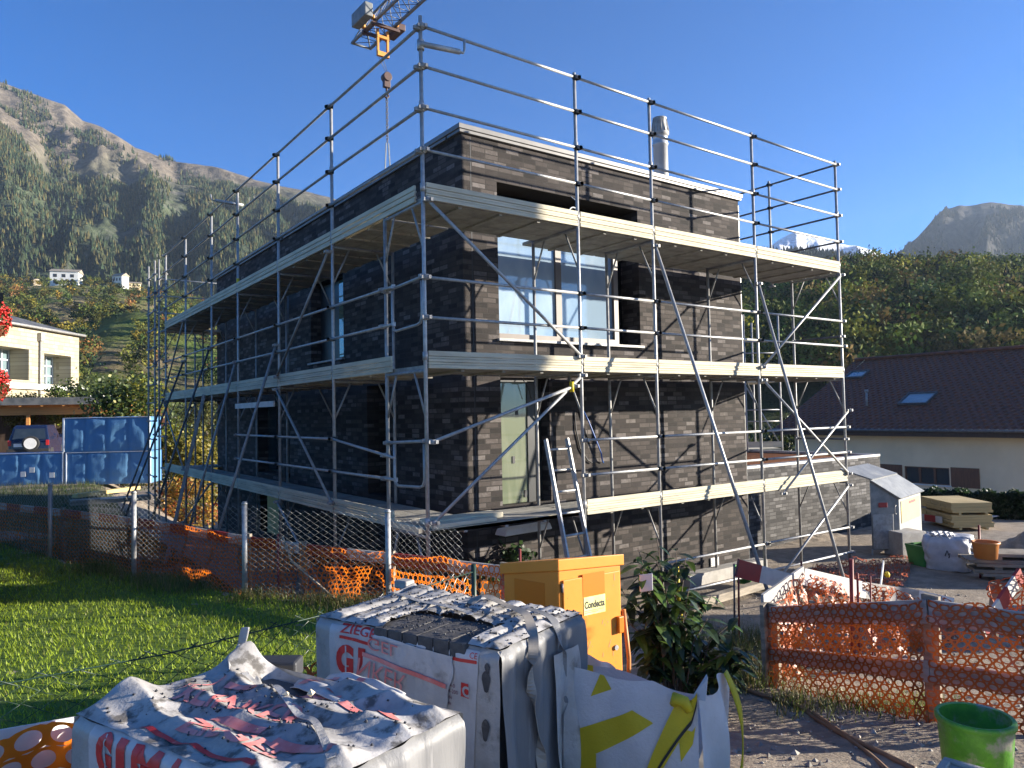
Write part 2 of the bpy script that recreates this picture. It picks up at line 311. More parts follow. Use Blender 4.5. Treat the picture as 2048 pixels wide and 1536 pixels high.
def textmesh(txt, size, bold=0.0, spacing=1.0):
    cu = bpy.data.curves.new('t', 'FONT'); cu.body = txt; cu.size = size; cu.offset = bold; cu.space_character = spacing; cu.resolution_u = 4
    ob = bpy.data.objects.new('t', cu); COL.objects.link(ob)
    me = bpy.data.meshes.new_from_object(ob.evaluated_get(bpy.context.evaluated_depsgraph_get()))
    bm = bmesh.new(); bm.from_mesh(me); bmesh.ops.triangulate(bm, faces=bm.faces[:])
    for _ in range(3):
        es = [e for e in bm.edges if e.calc_length() > max(.02, size*.18)]
        if es: bmesh.ops.subdivide_edges(bm, edges=es, cuts=1); bmesh.ops.triangulate(bm, faces=bm.faces[:])
    vs = [(v.co.x, v.co.y) for v in bm.verts]; bm.verts.index_update(); fs = [tuple(v.index for v in f.verts) for f in bm.faces]
    bm.free(); bpy.data.objects.remove(ob); bpy.data.curves.remove(cu); bpy.data.meshes.remove(me)
    return vs, fs
def net(mb, P, nu, nv, hole=.74, skip=None, n=10):
    """plastic barrier net: nu x nv cells, each an oval hole in its cell; P(u,v)->point"""
    for j in range(nv):
        for i in range(nu):
            if skip and skip(i, j): continue
            cu, cv = (i+.5+(.5 if j % 2 else 0))/nu, (j+.5)/nv
            vs = []; out = []
            for k in range(n):
                t = 2*math.pi*(k+.5)/n; c, s_ = math.cos(t), math.sin(t)
                q = max(abs(c), abs(s_)); out.append((cu+c/q*.5/nu, cv+s_/q*.5/nv))
                vs.append((cu+c*.5*hole/nu, cv+s_*.5*hole/nv))
            pts = [P(min(max(a, 0), 1), min(max(b, 0), 1)) for a, b in vs+out]
            mb.add(pts, [(k, (k+1) % n, n+(k+1) % n, n+k) for k in range(n)])
# ------------------------------------------------------------------ ground, lawn, hills
KL = .829
def kl(x, y): return (CAM[0]+KL*(x-CAM[0]), CAM[1]+KL*(y-CAM[1]))
LAWN = np.array([(-60, -4.6), (-6.5, -3.3), (-4.2, -3.22), (-3.4, -3.22), (-2.2, -3.02), (-1.67, -2.84), (-.85, -2.35)]+[kl(*q) for q in ((.1, -.6), (-.034, .983), (-1.3, 2.842), (-2.311, 5.234), (-3.238, 8.063), (-4.9, 14), (-7, 20), (-60, 30))])
def smooth(a, b, x): t = np.clip((x-a)/(b-a), 0, 1); return t*t*(3-2*t)
def sdist(x, y, poly=LAWN):
    x = np.asarray(x, float); y = np.asarray(y, float); d = np.full(x.shape, 1e9); ins = np.zeros(x.shape, bool)
    for (ax, ay), (bx, by) in zip(poly, np.roll(poly, -1, 0)):
        t = np.clip(((x-ax)*(bx-ax)+(y-ay)*(by-ay))/((bx-ax)**2+(by-ay)**2), 0, 1)
        d = np.minimum(d, np.hypot(x-ax-t*(bx-ax), y-ay-t*(by-ay)))
        c = ((ay > y) != (by > y)) & (x < (bx-ax)*(y-ay)/(by-ay+1e-12)+ax); ins ^= c
    return np.where(ins, d, -d)
def zg(x, y):
    x = np.asarray(x, float); y = np.asarray(y, float); D = depth(x, y)
    zs = np.interp(D, [-50, 4, 5.4, 6.6, 10, 12, 14, 19, 22.5, 26, 33], [1.25, 1.25, .98, .78, .34, .24, .20, .18, .1, -2.0, -2.8])
    wl = smooth(5, -1, x)*smooth(14, 22, y)
    zf = .86+.6*smooth(28, 35, D)
    zs = zs*(1-wl)+zf*wl
    s = sdist(x, y); t = smooth(-.8, 0, s)
    z = zs*(1-t)+(1.27-.41*smooth(13, 20, D)*(D < 26)+(zf-1.27)*(D >= 26))*t
    return z+.03*np.sin(x*2.1+y*1.3)*np.sin(y*1.7-x)*(1-t)
def zg1(x, y): return float(zg(np.array([x]), np.array([y]))[0])
rad = np.concatenate([np.linspace(.6, 16, 130), 16*np.exp(np.linspace(.01, math.log(3000/16), 60))])
na = 400; an = np.linspace(0, 2*math.pi, na, endpoint=False)
gx = CAM[0]+rad[:, None]*np.cos(an)[None]; gy = CAM[1]+rad[:, None]*np.sin(an)[None]
gz = zg(gx, gy)+rng.normal(0, .006, gx.shape)*(rad[:, None] < 14)
g = MB(); vs = np.stack([gx, gy, gz], -1).reshape(-1, 3)
g.v = [tuple(p) for p in vs.tolist()]+[(CAM[0], CAM[1], 1.25)]
g.f = [(i*na+k, i*na+(k+1) % na, (i+1)*na+(k+1) % na, (i+1)*na+k) for i in range(len(rad)-1) for k in range(na)]+[((k+1) % na, k, len(vs)) for k in range(na)]
g.sm = [True]*len(g.f)
for i, f in enumerate(g.f[:-na]): g.f[i] = f[::-1] if False else f
tag(g.build('ground', 'soil'), kind='structure')
lw = MB(); st = .22
for X in np.arange(-26, 1, st):
    ys = np.arange(-5, 30, st); ins = sdist(np.full(ys.shape, X+st/2), ys+st/2) > -.02
    z00 = zg(np.full(ys.shape, X), ys); z10 = zg(np.full(ys.shape, X+st), ys); z11 = zg(np.full(ys.shape, X+st), ys+st); z01 = zg(np.full(ys.shape, X), ys+st)
    for k in np.nonzero(ins)[0]:
        y = ys[k]; lw.add([(X, y, z00[k]+.012), (X+st, y, z10[k]+.012), (X+st, y+st, z11[k]+.012), (X, y+st, z01[k]+.012)], [(0, 1, 2, 3)], True)
tag(lw.build('lawn', 'turf'), kind='structure')
def hill_mat(name, cols, scales, zlo=None, zhi=None, top=None, snow=None):
    m = bpy.data.materials.new(name); m.use_nodes = True; MATS[name] = m
    n = m.node_tree.nodes; l = m.node_tree.links; b = n['Principled BSDF']; b.inputs['Roughness'].default_value = 1; b.inputs['Specular IOR Level'].default_value = .1
    ge = n.new('ShaderNodeNewGeometry'); c = None
    def nz(s, st=(1, 1, 1)):
        mp = n.new('ShaderNodeMapping'); mp.inputs['Scale'].default_value = st; l.new(ge.outputs['Position'], mp.inputs[0])
        t = n.new('ShaderNodeTexNoise'); t.inputs['Scale'].default_value = s; t.inputs['Detail'].default_value = 10; t.inputs['Roughness'].default_value = .68; l.new(mp.outputs[0], t.inputs['Vector']); return t.outputs[0]
    def mix(f, a, bb):
        x = n.new('ShaderNodeMix'); x.data_type = 'RGBA'; l.new(f, x.inputs[0])
        for i, v in ((6, a), (7, bb)):
            if isinstance(v, tuple): x.inputs[i].default_value = (*v, 1)
            else: l.new(v, x.inputs[i])
        return x.outputs[2]
    def rmp(f, a, bb):
        r = n.new('ShaderNodeMapRange'); r.inputs[1].default_value = a; r.inputs[2].default_value = bb; l.new(f, r.inputs[0]); return r.outputs[0]
    c = cols[0]
    for col, (s, a, bb) in zip(cols[1:], scales): c = mix(rmp(nz(s), a, bb), c, col)
    sp = n.new('ShaderNodeSeparateXYZ'); l.new(ge.outputs['Position'], sp.inputs[0])
    def hmask(z0, z1, s, amp):
        ma = n.new('ShaderNodeMath'); ma.operation = 'MULTIPLY_ADD'; ma.inputs[1].default_value = amp; l.new(nz(s), ma.inputs[0]); l.new(sp.outputs[2], ma.inputs[2]); return rmp(ma.outputs[0], z0, z1)
    if top: c = mix(hmask(zlo, zhi, .012, (zhi-zlo)*1.2), c, top)
    if snow: c = mix(hmask(snow[0], snow[1], .02, (snow[1]-snow[0])*4), c, (.78, .80, .84))
    fm = n.new('ShaderNodeMapRange'); fm.inputs[1].default_value = .3; fm.inputs[2].default_value = .7; fm.inputs[3].default_value = .45; fm.inputs[4].default_value = 1.45; l.new(nz(.11, (1, 1, .45)), fm.inputs[0])
    vm = n.new('ShaderNodeVectorMath'); vm.operation = 'SCALE'; l.new(c, vm.inputs[0]); l.new(fm.outputs[0], vm.inputs['Scale']); l.new(vm.outputs[0], b.inputs['Base Color'])
    bn = n.new('ShaderNodeBump'); bn.inputs['Strength'].default_value = 1; bn.inputs['Distance'].default_value = 7; l.new(nz(.05), bn.inputs['Height']); l.new(bn.outputs[0], b.inputs['Normal'])
hill_mat('mountain_m', [(.070, .085, .048), (.15, .145, .125), (.052, .070, .038), (.32, .305, .285)], [(.012, .50, .64), (.05, .5, .6), (.022, .64, .74)], 270, 360, (.155, .13, .10))
hill_mat('brown_mountain_m', [(.026, .029, .026), (.050, .043, .036), (.02, .026, .021), (.085, .080, .080)], [(.012, .42, .6), (.03, .5, .62), (.02, .6, .7)], 230, 330, (.060, .054, .050))
hill_mat('snow_mountain_m', [(.13, .14, .14), (.20, .21, .21)], [(.02, .45, .6)], snow=(230, 300))
hill_mat('ridge_m', [(.02, .032, .022), (.03, .042, .025)], [(.05, .45, .6)])
hill_mat('left_hill_m', [(.14, .17, .045), (.22, .18, .10), (.11, .16, .035), (.32, .28, .20)], [(.03, .46, .56), (.02, .5, .56), (.05, .66, .72)])
hill_mat('right_hill_m', [(.045, .05, .022), (.09, .11, .03)], [(.03, .5, .6)])
HILLS = {}
def hill(name, m, prof, D0, D1, zb, p=1.0, amp=0, s=.01, seed=0, nx=220, ny=90, crest=0.0, warp=0):
    px = np.array([a for a, b in prof], float); py = np.array([b for a, b in prof], float)
    def H(x, t):
        yc = np.interp(x, px, py); d = ray(x, yc); D = D0+(D1-D0)*min(t, 1.0)
        c = CAM+d*D1; P = CAM+d*D; zc = c[2]
        tt = min(t, 1.0); z = zb+(zc-zb)*tt**p
        q = noise.fractal(Vector((P[0]*s+seed, P[1]*s*.8, seed*1.7)), .9, 2.1, 6)
        r = 1-2*abs(noise.fractal(Vector((x*.004*warp+seed, tt*1.3+.35*q, seed)), 1.0, 2.0, 5)) if warp else q
        z += amp*(q*.5+r*.8)*min(1, 3.2*tt*(1.0-tt)+crest*tt)
        if t > 1: P = CAM+d*(D1+(D1-D0)*.9*(t-1)); z = zc-(zc-zb)*(t-1)*.8
        return np.array([P[0], P[1], z])
    mb = MB(); x0, x1 = px[0], px[-1]
    mb.grid(lambda u, v: H(x0+(x1-x0)*u, v*1.5), nx, ny)
    tag(mb.build(name, m), kind='structure'); HILLS[name] = H
    return H
HM = hill('mountain', 'mountain_m', [(-900, 260), (-600, 150), (-300, 110), (-100, 135), (0, 165), (40, 178), (130, 208), (165, 240), (205, 256), (270, 298), (350, 326), (430, 338), (490, 356), (560, 374), (660, 393), (760, 430), (900, 520), (1100, 640)], 360, 950, -5, p=1.05, amp=48, s=.007, seed=3.1, nx=340, ny=190, crest=.05, warp=.8)
HBR = hill('mountain', 'brown_mountain_m', [(1640, 720), (1740, 590), (1790, 515), (1840, 468), (1880, 426), (1920, 411), (1950, 409), (1980, 403), (2048, 415), (2200, 430), (2500, 600)], 650, 1250, -5, p=1.0, amp=55, s=.006, seed=8.2, nx=160, ny=110, crest=.08, warp=2)
hill('mountain', 'snow_mountain_m', [(1300, 620), (1420, 560), (1500, 515), (1550, 488), (1575, 470), (1592, 463), (1615, 468), (1640, 474), (1680, 486), (1760, 508), (1860, 570), (1950, 640)], 1000, 1600, -5, p=1.0, amp=60, s=.006, seed=5.5, nx=120, ny=90, crest=.08, warp=3)
HR = hill('hill', 'ridge_m', [(1200, 600), (1350, 530), (1450, 512), (1540, 506), (1620, 503), (1680, 512), (1720, 524), (1800, 580), (1900, 680)], 450, 700, -5, p=.9, amp=12, s=.02, seed=1.5, nx=90, ny=40)
HL = hill('hill', 'left_hill_m', [(-700, 500), (-300, 535), (0, 566), (60, 572), (130, 572), (230, 574), (300, 584), (420, 615), (500, 655), (600, 720), (760, 790)], 115, 400, 1, p=.85, amp=7, s=.016, seed=2.2, nx=160, ny=80)
HF = hill('hill', 'right_hill_m', [(800, 746), (1100, 676), (1300, 631), (1480, 618), (1540, 614), (1590, 608), (1640, 594), (1700, 578), (1760, 568), (1850, 574), (1900, 564), (1980, 570), (2048, 572), (2300, 595), (2700, 780)], 95, 380, -3, p=.62, amp=3, s=.015, seed=4.4, nx=180, ny=80)
# woods: each a mass of crowns far off
def woods(name, H, n, x0, x1, t0, t1, hgt, cols, wts, keep=None, nleaf=70, leaf=.6, label=None):
    V = []; T = []; cols = np.array(cols)
    for i in range(n):
        x = random.uniform(x0, x1); t = t0+(t1-t0)*random.random()**.9
        if keep and not keep(x, t): continue
        b = H(x, t); h = random.uniform(*hgt); c = cols[rng.choice(len(cols), p=wts)]*random.uniform(.5, 1.5)*np.array([random.uniform(.85, 1.2), 1, 1])
        k = int(nleaf*random.uniform(.7, 1.2)); nb = random.randint(3, 6)
        cc = np.array([[random.gauss(0, .19)*h, random.gauss(0, .19)*h, random.uniform(.32, .86)*h] for _ in range(nb)])
        ix = rng.integers(nb, size=k); P = cc[ix]+rng.normal(size=(k, 3))*np.array([.095, .095, .08])*h
        V.append(leaf_quads(P+b, rng.uniform(.6, 1.3, k)*leaf, up=.2)); T.append(c[None]*rng.uniform(.75, 1.25, (k, 1))*np.ones((k, 3)))
    o = soup(name, np.concatenate(V), 4, 'far_leaf', np.concatenate(T)); return tag(o, label, 'woods', kind='stuff')
def conifers(name, H, n, x0, x1, t0, t1, hgt, cols, keep=None, label=None):
    V = []; T = []; cols = np.array(cols)
    for i in range(n):
        x = random.uniform(x0, x1); t = t0+(t1-t0)*math.sqrt(random.random())
        if keep and not keep(x, t): continue
        b = H(x, t); h = random.uniform(*hgt); r = h*random.uniform(.17, .25); c = cols[random.randrange(len(cols))]*random.uniform(.7, 1.3)
        for lv in range(2):
            zb, zt, rr = (.05, .7, 1) if lv == 0 else (.4, 1, .62)
            a0 = random.random()*6; ap = b+np.array([0, 0, h*zt])
            for k in range(4):
                a, a2 = a0+k*math.pi/2, a0+(k+1)*math.pi/2; q = random.uniform(.8, 1.2)
                V += [ap, b+np.array([math.cos(a)*r*rr*q, math.sin(a)*r*rr*q, h*zb]), b+np.array([math.cos(a2)*r*rr, math.sin(a2)*r*rr, h*zb])]; T.append(c)
    o = soup(name, np.array(V), 3, 'far_leaf', np.array(T)); return tag(o, label, 'woods', kind='stuff')
def kmask(x, t):
    q = noise.fractal(Vector((x*.006, t*5.0, 3.3)), 1, 2, 4); return q > -.28+2.0*max(0, t-.60)+random.uniform(-.25, .25)
conifers('conifer_forest', HM, 36000, -60, 760, .02, .99, (4.0, 7.5), [(.040, .064, .032), (.050, .074, .036), (.070, .080, .034), (.115, .10, .038)], kmask, 'dark conifer forest spread over the steep left mountainside')
conifers('ridge_forest', HR, 2200, 1380, 1800, .5, 1.0, (5, 9), [(.016, .028, .02), (.02, .032, .02)], None, 'dark conifer ridge below the snowy peak')
bk = HILLS['mountain']
GREEN = [(.095, .135, .030), (.145, .18, .035), (.25, .225, .036), (.18, .135, .045), (.042, .066, .028)]
woods('hillside_wood', HF, 2700, 1380, 2200, .03, 1.0, (6.0, 11.0), GREEN, [.34, .26, .12, .12, .16], lambda x, t: not (1500 < x < 1770 and .70 < t < .80), 190, .50, 'mixed green and yellow wood covering the hill on the right')
conifers('hill_conifers', HF, 700, 1380, 2200, .03, .95, (6, 10), [(.018, .030, .016), (.026, .038, .018)], lambda x, t: not (1500 < x < 1770 and .68 < t < .82), 'dark conifers standing among the leafy trees on the right hill')
def lkeep(x, t):
    if .72 < t < .92 and 60 < x < 330: return random.random() < .12
    return noise.fractal(Vector((x*.012, t*6, 9.1)), 1, 2, 3) > -.02
woods('slope_wood', HL, 2000, -120, 620, .05, 1.0, (3, 6.5), [(.075, .105, .026), (.125, .14, .03), (.21, .17, .03), (.22, .115, .04), (.035, .055, .024)], [.30, .26, .16, .08, .20], lkeep, 120, .42, 'autumn bushes and trees on the slope at left')
conifers('mountain_forest', HBR, 7000, 1700, 2200, .05, .93, (5, 9), [(.020, .028, .020), (.032, .030, .020), (.05, .038, .02)], lambda x, t: noise.fractal(Vector((x*.01, t*6, 2)), 1, 2, 4) > -.3+1.2*max(0, t-.6), 'thin conifer forest on the distant rounded mountain')
# hamlet houses on the left slope
def hamlet(px, t, wd, h, rotf, label, m1='white_paint', deck=False):
    b = HL(px, t); r = thing('hillside_house', b, label, 'house', 'houses up on the hillside')
    a = np.array([RT[0], RT[1], 0]); a /= np.linalg.norm(a); f = np.array([FW[0], FW[1], 0]); f /= np.linalg.norm(f)
    a, f = a*math.cos(rotf)+f*math.sin(rotf), f*math.cos(rotf)-a*math.sin(rotf); up = np.array([0, 0, 1.])
    o = b-a*wd/2-up*1.5; MB().frame(o, a*wd, f*wd*.7, up*(h+1.5)).build('wall', m1, r)
    rf = MB(); e = .5; z = up*(h)
    p = [b-a*(wd/2+e)+z-f*e, b+a*(wd/2+e)+z-f*e, b+a*(wd/2+e)+z+f*(wd*.7+e), b-a*(wd/2+e)+z+f*(wd*.7+e), b-a*(wd/2+e)+z+f*wd*.35+up*h*.3, b+a*(wd/2+e)+z+f*wd*.35+up*h*.3]
    rf.add(p, [(0, 1, 5, 4), (3, 4, 5, 2), (0, 4, 3), (1, 2, 5), (0, 3, 2, 1)]); rf.build('roof', 'old_timber', r)
    for k in range(3):
        for q in range(2):
            o = b-a*wd/2+a*wd*(.12+.3*k)+up*h*(.12+.46*q)-f*.05; MB().frame(o, a*wd*.13, f*.08, up*h*.24).build('window', 'dark_frame', r)
hamlet(128, .93, 13, 7, .3, 'white house with wide pale storeys up on the green meadow')
hamlet(55, .97, 7, 3, -.2, 'small barn highest up at the left edge of the slope', 'old_timber')
hamlet(234, .955, 6.5, 6, -.3, 'narrow white house beside a bare earth bank on the slope')
hamlet(268, .98, 6, 3.5, .4, 'low tan house right of the narrow white house on the slope', 'plaster')
# ---- grass
def blades(P, h, wdt, lean):
    n = len(P); a = rng.uniform(0, 2*math.pi, n); d = np.stack([np.cos(a), np.sin(a), np.zeros(n)], 1); b = np.stack([-d[:, 1], d[:, 0], np.zeros(n)], 1)
    h = h[:, None]; tip = P+d*h*lean*rng.uniform(.2, 1.2, (n, 1))+np.array([0, 0, 1.])*h
    return np.stack([P-b*wdt/2, P+b*wdt/2, tip], 1).reshape(-1, 3)
n = 230000; X = rng.uniform(-13, .2, n); Y = rng.uniform(-4.8, 14, n); D = depth(X, Y)
L = (X-CAM[0])*RT[0]+(Y-CAM[1])*RT[1]
k = (sdist(X, Y) > .03) & (np.abs(L) < D*.74+.3) & (D > 3) & (rng.random(n) < np.clip(9/D, 0, 1)**1.2)
X, Y, D = X[k], Y[k], D[k]; P = np.stack([X, Y, zg(X, Y)+.01], 1)
pt = np.array([noise.noise(Vector((x*.9, y*.9, 0))) for x, y in zip(X, Y)])
c = np.array([.32, .42, .028])*np.ones((len(X), 1))*(rng.uniform(.65, 1.3, (len(X), 1))*(1+.25*pt[:, None])); c[rng.random(len(X)) < .06] = (.24, .24, .06)
tag(soup('grass', blades(P, rng.uniform(.025, .055, len(X)), .011, .9), 3, 'blade', c), 'short mown green grass of the lawn', 'grass', kind='stuff')
# tall dry grass along the fences
def band(p, q, n, wdt, h0, h1, col, side=0.0):
    p = np.array(p); q = np.array(q); t = rng.random(n); d = (q-p)/np.linalg.norm(q-p); nn = np.array([-d[1], d[0]])
    cl = np.array([noise.noise(Vector((a*np.linalg.norm(q-p)*1.1, p[0], 5))) for a in t]); kk = cl > rng.uniform(-.45, .35, n); t = t[kk]; cl = cl[kk]
    o = rng.normal(0, wdt, len(t))+side; XY = p+np.outer(t, q-p)+nn*o[:, None]
    P = np.stack([XY[:, 0], XY[:, 1], zg(XY[:, 0], XY[:, 1])-.01], 1); h = rng.uniform(h0, h1, len(t))*(1+.9*np.clip(cl, 0, 1))
    C = np.array(col)[rng.integers(len(col), size=len(t))]*rng.uniform(.7, 1.3, (len(t), 1)); return P, h, C
DRY = [(.13, .17, .035), (.20, .18, .06), (.28, .22, .10), (.10, .15, .025)]
Q = [band(kl(-4.2, 11), kl(-3.24, 8.06), 1650, .22, .06, .17, DRY), band(kl(-3.24, 8.06), kl(-2.31, 5.23), 3300, .22, .06, .17, DRY), band(kl(-2.31, 5.23), kl(-1.3, 2.84), 4400, .22, .06, .17, DRY), band(kl(-1.3, 2.84), kl(-.03, .98), 3850, .2, .06, .17, DRY), band(kl(-.03, .98), kl(.2, -.6), 2200, .2, .06, .17, DRY),
     band((1.9, -2.6), (1.0, -3.6), 3500, .25, .12, .38, DRY), band((1.0, -3.9), (1.9, -4.9), 1600, .2, .05, .2, DRY), band((2.4, -2.1), (3.6, -2.2), 1200, .3, .08, .25, DRY), band((-6, -3.3), (-2, -3.05), 3000, .1, .05, .14, DRY)]
P = np.concatenate([q[0] for q in Q]); h = np.concatenate([q[1] for q in Q]); C = np.concatenate([q[2] for q in Q])
tag(soup('tall_grass', blades(P, h, .009, .7), 3, 'blade', C), 'uncut dry grass growing along the fences', 'grass', kind='stuff')
# ---- stones and grit on the trodden ground
n = 9000; X = rng.uniform(-1.6, 9, n); Y = rng.uniform(-8, .2, n); D = depth(X, Y)
k = (sdist(X, Y) < -.5) & (D > 2.4) & (rng.random(n) < np.clip(5/D, 0, 1)); X, Y = X[k], Y[k]
oc = np.array([(1, 0, 0), (0, 1, 0), (-1, 0, 0), (0, -1, 0), (0, 0, .8), (0, 0, -.8)]); of = [(0, 1, 4), (1, 2, 4), (2, 3, 4), (3, 0, 4), (1, 0, 5), (2, 1, 5), (3, 2, 5), (0, 3, 5)]
sz = .006+.02*rng.random(len(X))**4; V = []; T = []
for x, y, z, s_ in zip(X, Y, zg(X, Y), sz):
    v = oc*s_*rng.uniform(.6, 1.4, (6, 3)); a = random.random()*6; ca, sa = math.cos(a), math.sin(a)
    v = np.stack([v[:, 0]*ca-v[:, 1]*sa, v[:, 0]*sa+v[:, 1]*ca, v[:, 2]], 1)+np.array([x, y, z+s_*.3]); cc = random.uniform(.7, 1.3)
    for f in of: V += [v[f[0]], v[f[1]], v[f[2]]]; T.append((cc, cc, cc))
tag(soup('gravel', np.array(V), 3, 'stone', np.array(T)), 'loose stones on the trodden earth', 'gravel', kind='stuff')

# rough dark grass on the fallow strip behind the fence
rg = MB(); st = .5
for X in np.arange(-12, 0, st):
    for Y in np.arange(3, 27, st):
        if float(sdist(np.array([X+st/2]), np.array([Y+st/2]))[0]) < -.45 and depth(X, Y) > 10.5 and X < -.9+.0*Y:
            q = [(X, Y), (X+st, Y), (X+st, Y+st), (X, Y+st)]; rg.add([(x, y, zg1(x, y)+.012) for x, y in q], [(0, 1, 2, 3)], True)
tag(rg.build('verge', 'rough_turf'), kind='structure')
n = 60000; X = rng.uniform(-12, -.6, n); Y = rng.uniform(3, 27, n); D = depth(X, Y); k = (sdist(X, Y) < -.5) & (D > 10.5) & (rng.random(n) < 12/D); X, Y = X[k], Y[k]
C = np.array([(.06, .10, .02), (.09, .12, .03), (.13, .12, .05)])[rng.integers(3, size=len(X))]*rng.uniform(.6, 1.2, (len(X), 1))
tag(soup('rough_grass', blades(np.stack([X, Y, zg(X, Y)], 1), rng.uniform(.08, .28, len(X)), .016, .8), 3, 'blade', C), 'dark rough grass on the strip behind the chain link fence', 'grass', kind='stuff')
# ------------------------------------------------------------------ the brick house
def wall_holes(mb, u0, u1, z0, z1, holes, place, dep):
    """flat wall with rectangular openings and reveals; place(u, z, d) -> point (d = depth into the house)"""
    us = sorted({u0, u1, *[h[0] for h in holes], *[h[1] for h in holes]}); zs = sorted({z0, z1, *[h[2] for h in holes], *[h[3] for h in holes]})
    for a, b in zip(us, us[1:]):
        for c, d in zip(zs, zs[1:]):
            if any(h[0] <= a and b <= h[1] and h[2] <= c and d <= h[3] for h in holes): continue
            mb.add([place(a, c, 0), place(b, c, 0), place(b, d, 0), place(a, d, 0)], [(0, 1, 2, 3)])
    for a, b, c, d in holes:
        for p, q in (((a, c), (b, c)), ((b, c), (b, d)), ((b, d), (a, d)), ((a, d), (a, c))):
            mb.add([place(*p, 0), place(*q, 0), place(*q, dep), place(*p, dep)], [(0, 1, 2, 3)])
HX0, HX1, HY0, HY1, HZ0, HZ1 = 1.5, 8.1, 1.5, 15.4, -.4, 7.52
hs_ = thing('brick_house', (4.8, 8.4, 0), 'flat roofed dark clinker brick house standing inside the scaffold', 'house')
SW = [(2.14, 5.2, 4.45, 6.87), (2.14, 3.09, 1.9, 3.85)]
WW = [(5.92, 7.67, 4.46, 6.13), (4.05, 4.88, 1.88, 3.85), (9.86, 11.65, 1.93, 3.70), (9.87, 11.3, .45, 1.52), (9.06, 9.34, 1.9, 7.0)]
mb = MB(); wall_holes(mb, HX0, HX1, HZ0, HZ1, SW, lambda u, z, d: (u, HY0+d, z), .55)
wall_holes(mb, HY0, HY1, HZ0, HZ1, WW, lambda u, z, d: (HX0+d, u, z), .45)
wall_holes(mb, HY0, HY1, HZ0, HZ1, [], lambda u, z, d: (HX1, u, z), .3); wall_holes(mb, HX0, HX1, HZ0, HZ1, [], lambda u, z, d: (u, HY1, z), .3)
mb.build('wall', 'clinker', hs_)
MB().box((HX0+.03, HY0+.03, HZ1-.25), (HX1-.03, HY1-.03, HZ1-.05)).build('roof', 'concrete', hs_)
mb = MB(); e = .07
for (a, b, c, d) in ((HX0-e, HY0-e, HX1+e, HY0+.34), (HX0-e, HY1-.34, HX1+e, HY1+e), (HX0-e, HY0+.34, HX0+.34, 9.3), (HX0-e, 9.38, HX0+.34, HY1-.34), (HX1-.34, HY0+.34, HX1+e, HY1-.34)):
    mb.box((a+.02, b+.02, HZ1-.02), (c-.02, d-.02, HZ1+.03)); mb.box((a, b, HZ1+.03), (c, d, HZ1+.105))
mb.build('coping', 'coping', hs_, bevel=.006)
mb = MB()
for x in (1.665,): mb.box((x-.006, HY0-.003, HZ0), (x+.006, HY0+.004, HZ1-.05))
mb.build('expansion_joint', 'ink_black', hs_)
mb = MB(); mb.box((HX1+.01, 1.53, 0), (HX1+.06, 1.60, HZ1-.1)); mb.build('edge_profile', 'dark_frame', hs_)
# inner dark room shells so the openings show depth
MB().box((2.6, 2.65, 4.3), (5.6, 5.8, 6.95)).build('room', 'inner_shade', hs_)
# large corner window on the upper floor
wn = MB()
y = 1.70
for a, b, c, d in ((2.14, 4.84, 6.16, 6.26), (2.14, 4.84, 4.47, 4.55), (2.14, 2.18, 4.55, 6.16), (3.42, 3.54, 4.55, 6.16), (4.74, 4.84, 4.55, 6.16)): wn.box((a, y-.03, c), (b, y+.06, d))
wf = wn.build('window', 'bronze_frame', hs_)
MB().box((2.18, y+.005, 4.55), (3.42, y+.02, 6.16)).build('pane', 'glass_film_sky', wf)
MB().box((3.54, y+.03, 4.55), (4.74, y+.045, 6.16)).build('pane', 'glass_film_sky', wf)
mb = MB(); mb.box((2.141, 1.98, 6.265), (5.199, 2.04, 6.869)); mb.box((2.141, 1.56, 6.62), (5.199, 1.565, 6.63)); mb.build('blind_box', 'inner_shade', wf)  # shade of the header recess painted near-black
MB().box((2.141, 1.72, 6.262), (4.84, 1.975, 6.30)).build('frame_head', 'inner_shade', wf)
mb = MB(); mb.box((4.845, 1.95, 4.47), (5.199, 2.0, 6.26)); mb.build('reveal_panel', 'inner_shade', wf)
MB().box((2.1, 1.44, 4.405), (5.24, 1.72, 4.445)).build('sill', 'galv_dull', wf)
# ground floor glazed door facing south
df = MB(); y = 1.62
for a, b, c, d in ((2.14, 2.17, 1.9, 3.80), (2.72, 2.86, 1.9, 3.80), (2.14, 2.86, 3.78, 3.849)): df.box((a, y-.02, c), (b, y+.05, d))
df.box((2.861, 1.72, 1.9), (3.089, 1.80, 3.849))
dd = df.build('glazed_door', 'dark_frame', hs_)
MB().box((2.17, y, 1.905), (2.72, y+.02, 3.78)).build('pane', 'glass_green', dd)
mb = MB()
for a, b in ((2.42, 2.52), (2.50, 3.27), (2.64, 1.98)): mb.box((a, y-.012, b), (a+.045, y-.002, b+.11))
mb.build('sticker', 'ink_black', dd)
# west openings
f = MB().box((1.72, 5.93, 4.47), (1.80, 7.66, 6.12)).build('window', 'dark_frame', hs_)
MB().box((1.70, 5.96, 4.52), (1.715, 6.6, 6.08)).build('pane', 'glass_green', f)
MB().box((1.43, 5.86, 4.42), (1.74, 7.72, 4.455)).build('sill', 'galv_dull', f)
MB().box((1.90, 4.06, 1.89), (1.94, 4.87, 3.84)).build('door', 'dark_frame', hs_)
f = MB().box((1.84, 9.87, 1.94), (1.90, 11.64, 3.69)).build('window', 'dark_frame', hs_)
MB().box((1.80, 10.9, 2.0), (1.835, 11.6, 3.6)).build('pane', 'glass_dark', f)
mb = MB(); mb.box((1.56, 9.9, .46), (1.60, 10.9, 1.5)); mb.build('plywood_sheet', 'ply_yellow', hs_)
MB().box((1.8, 9.88, .45), (1.84, 11.29, 1.51)).build('cellar_window', 'dark_frame', hs_)
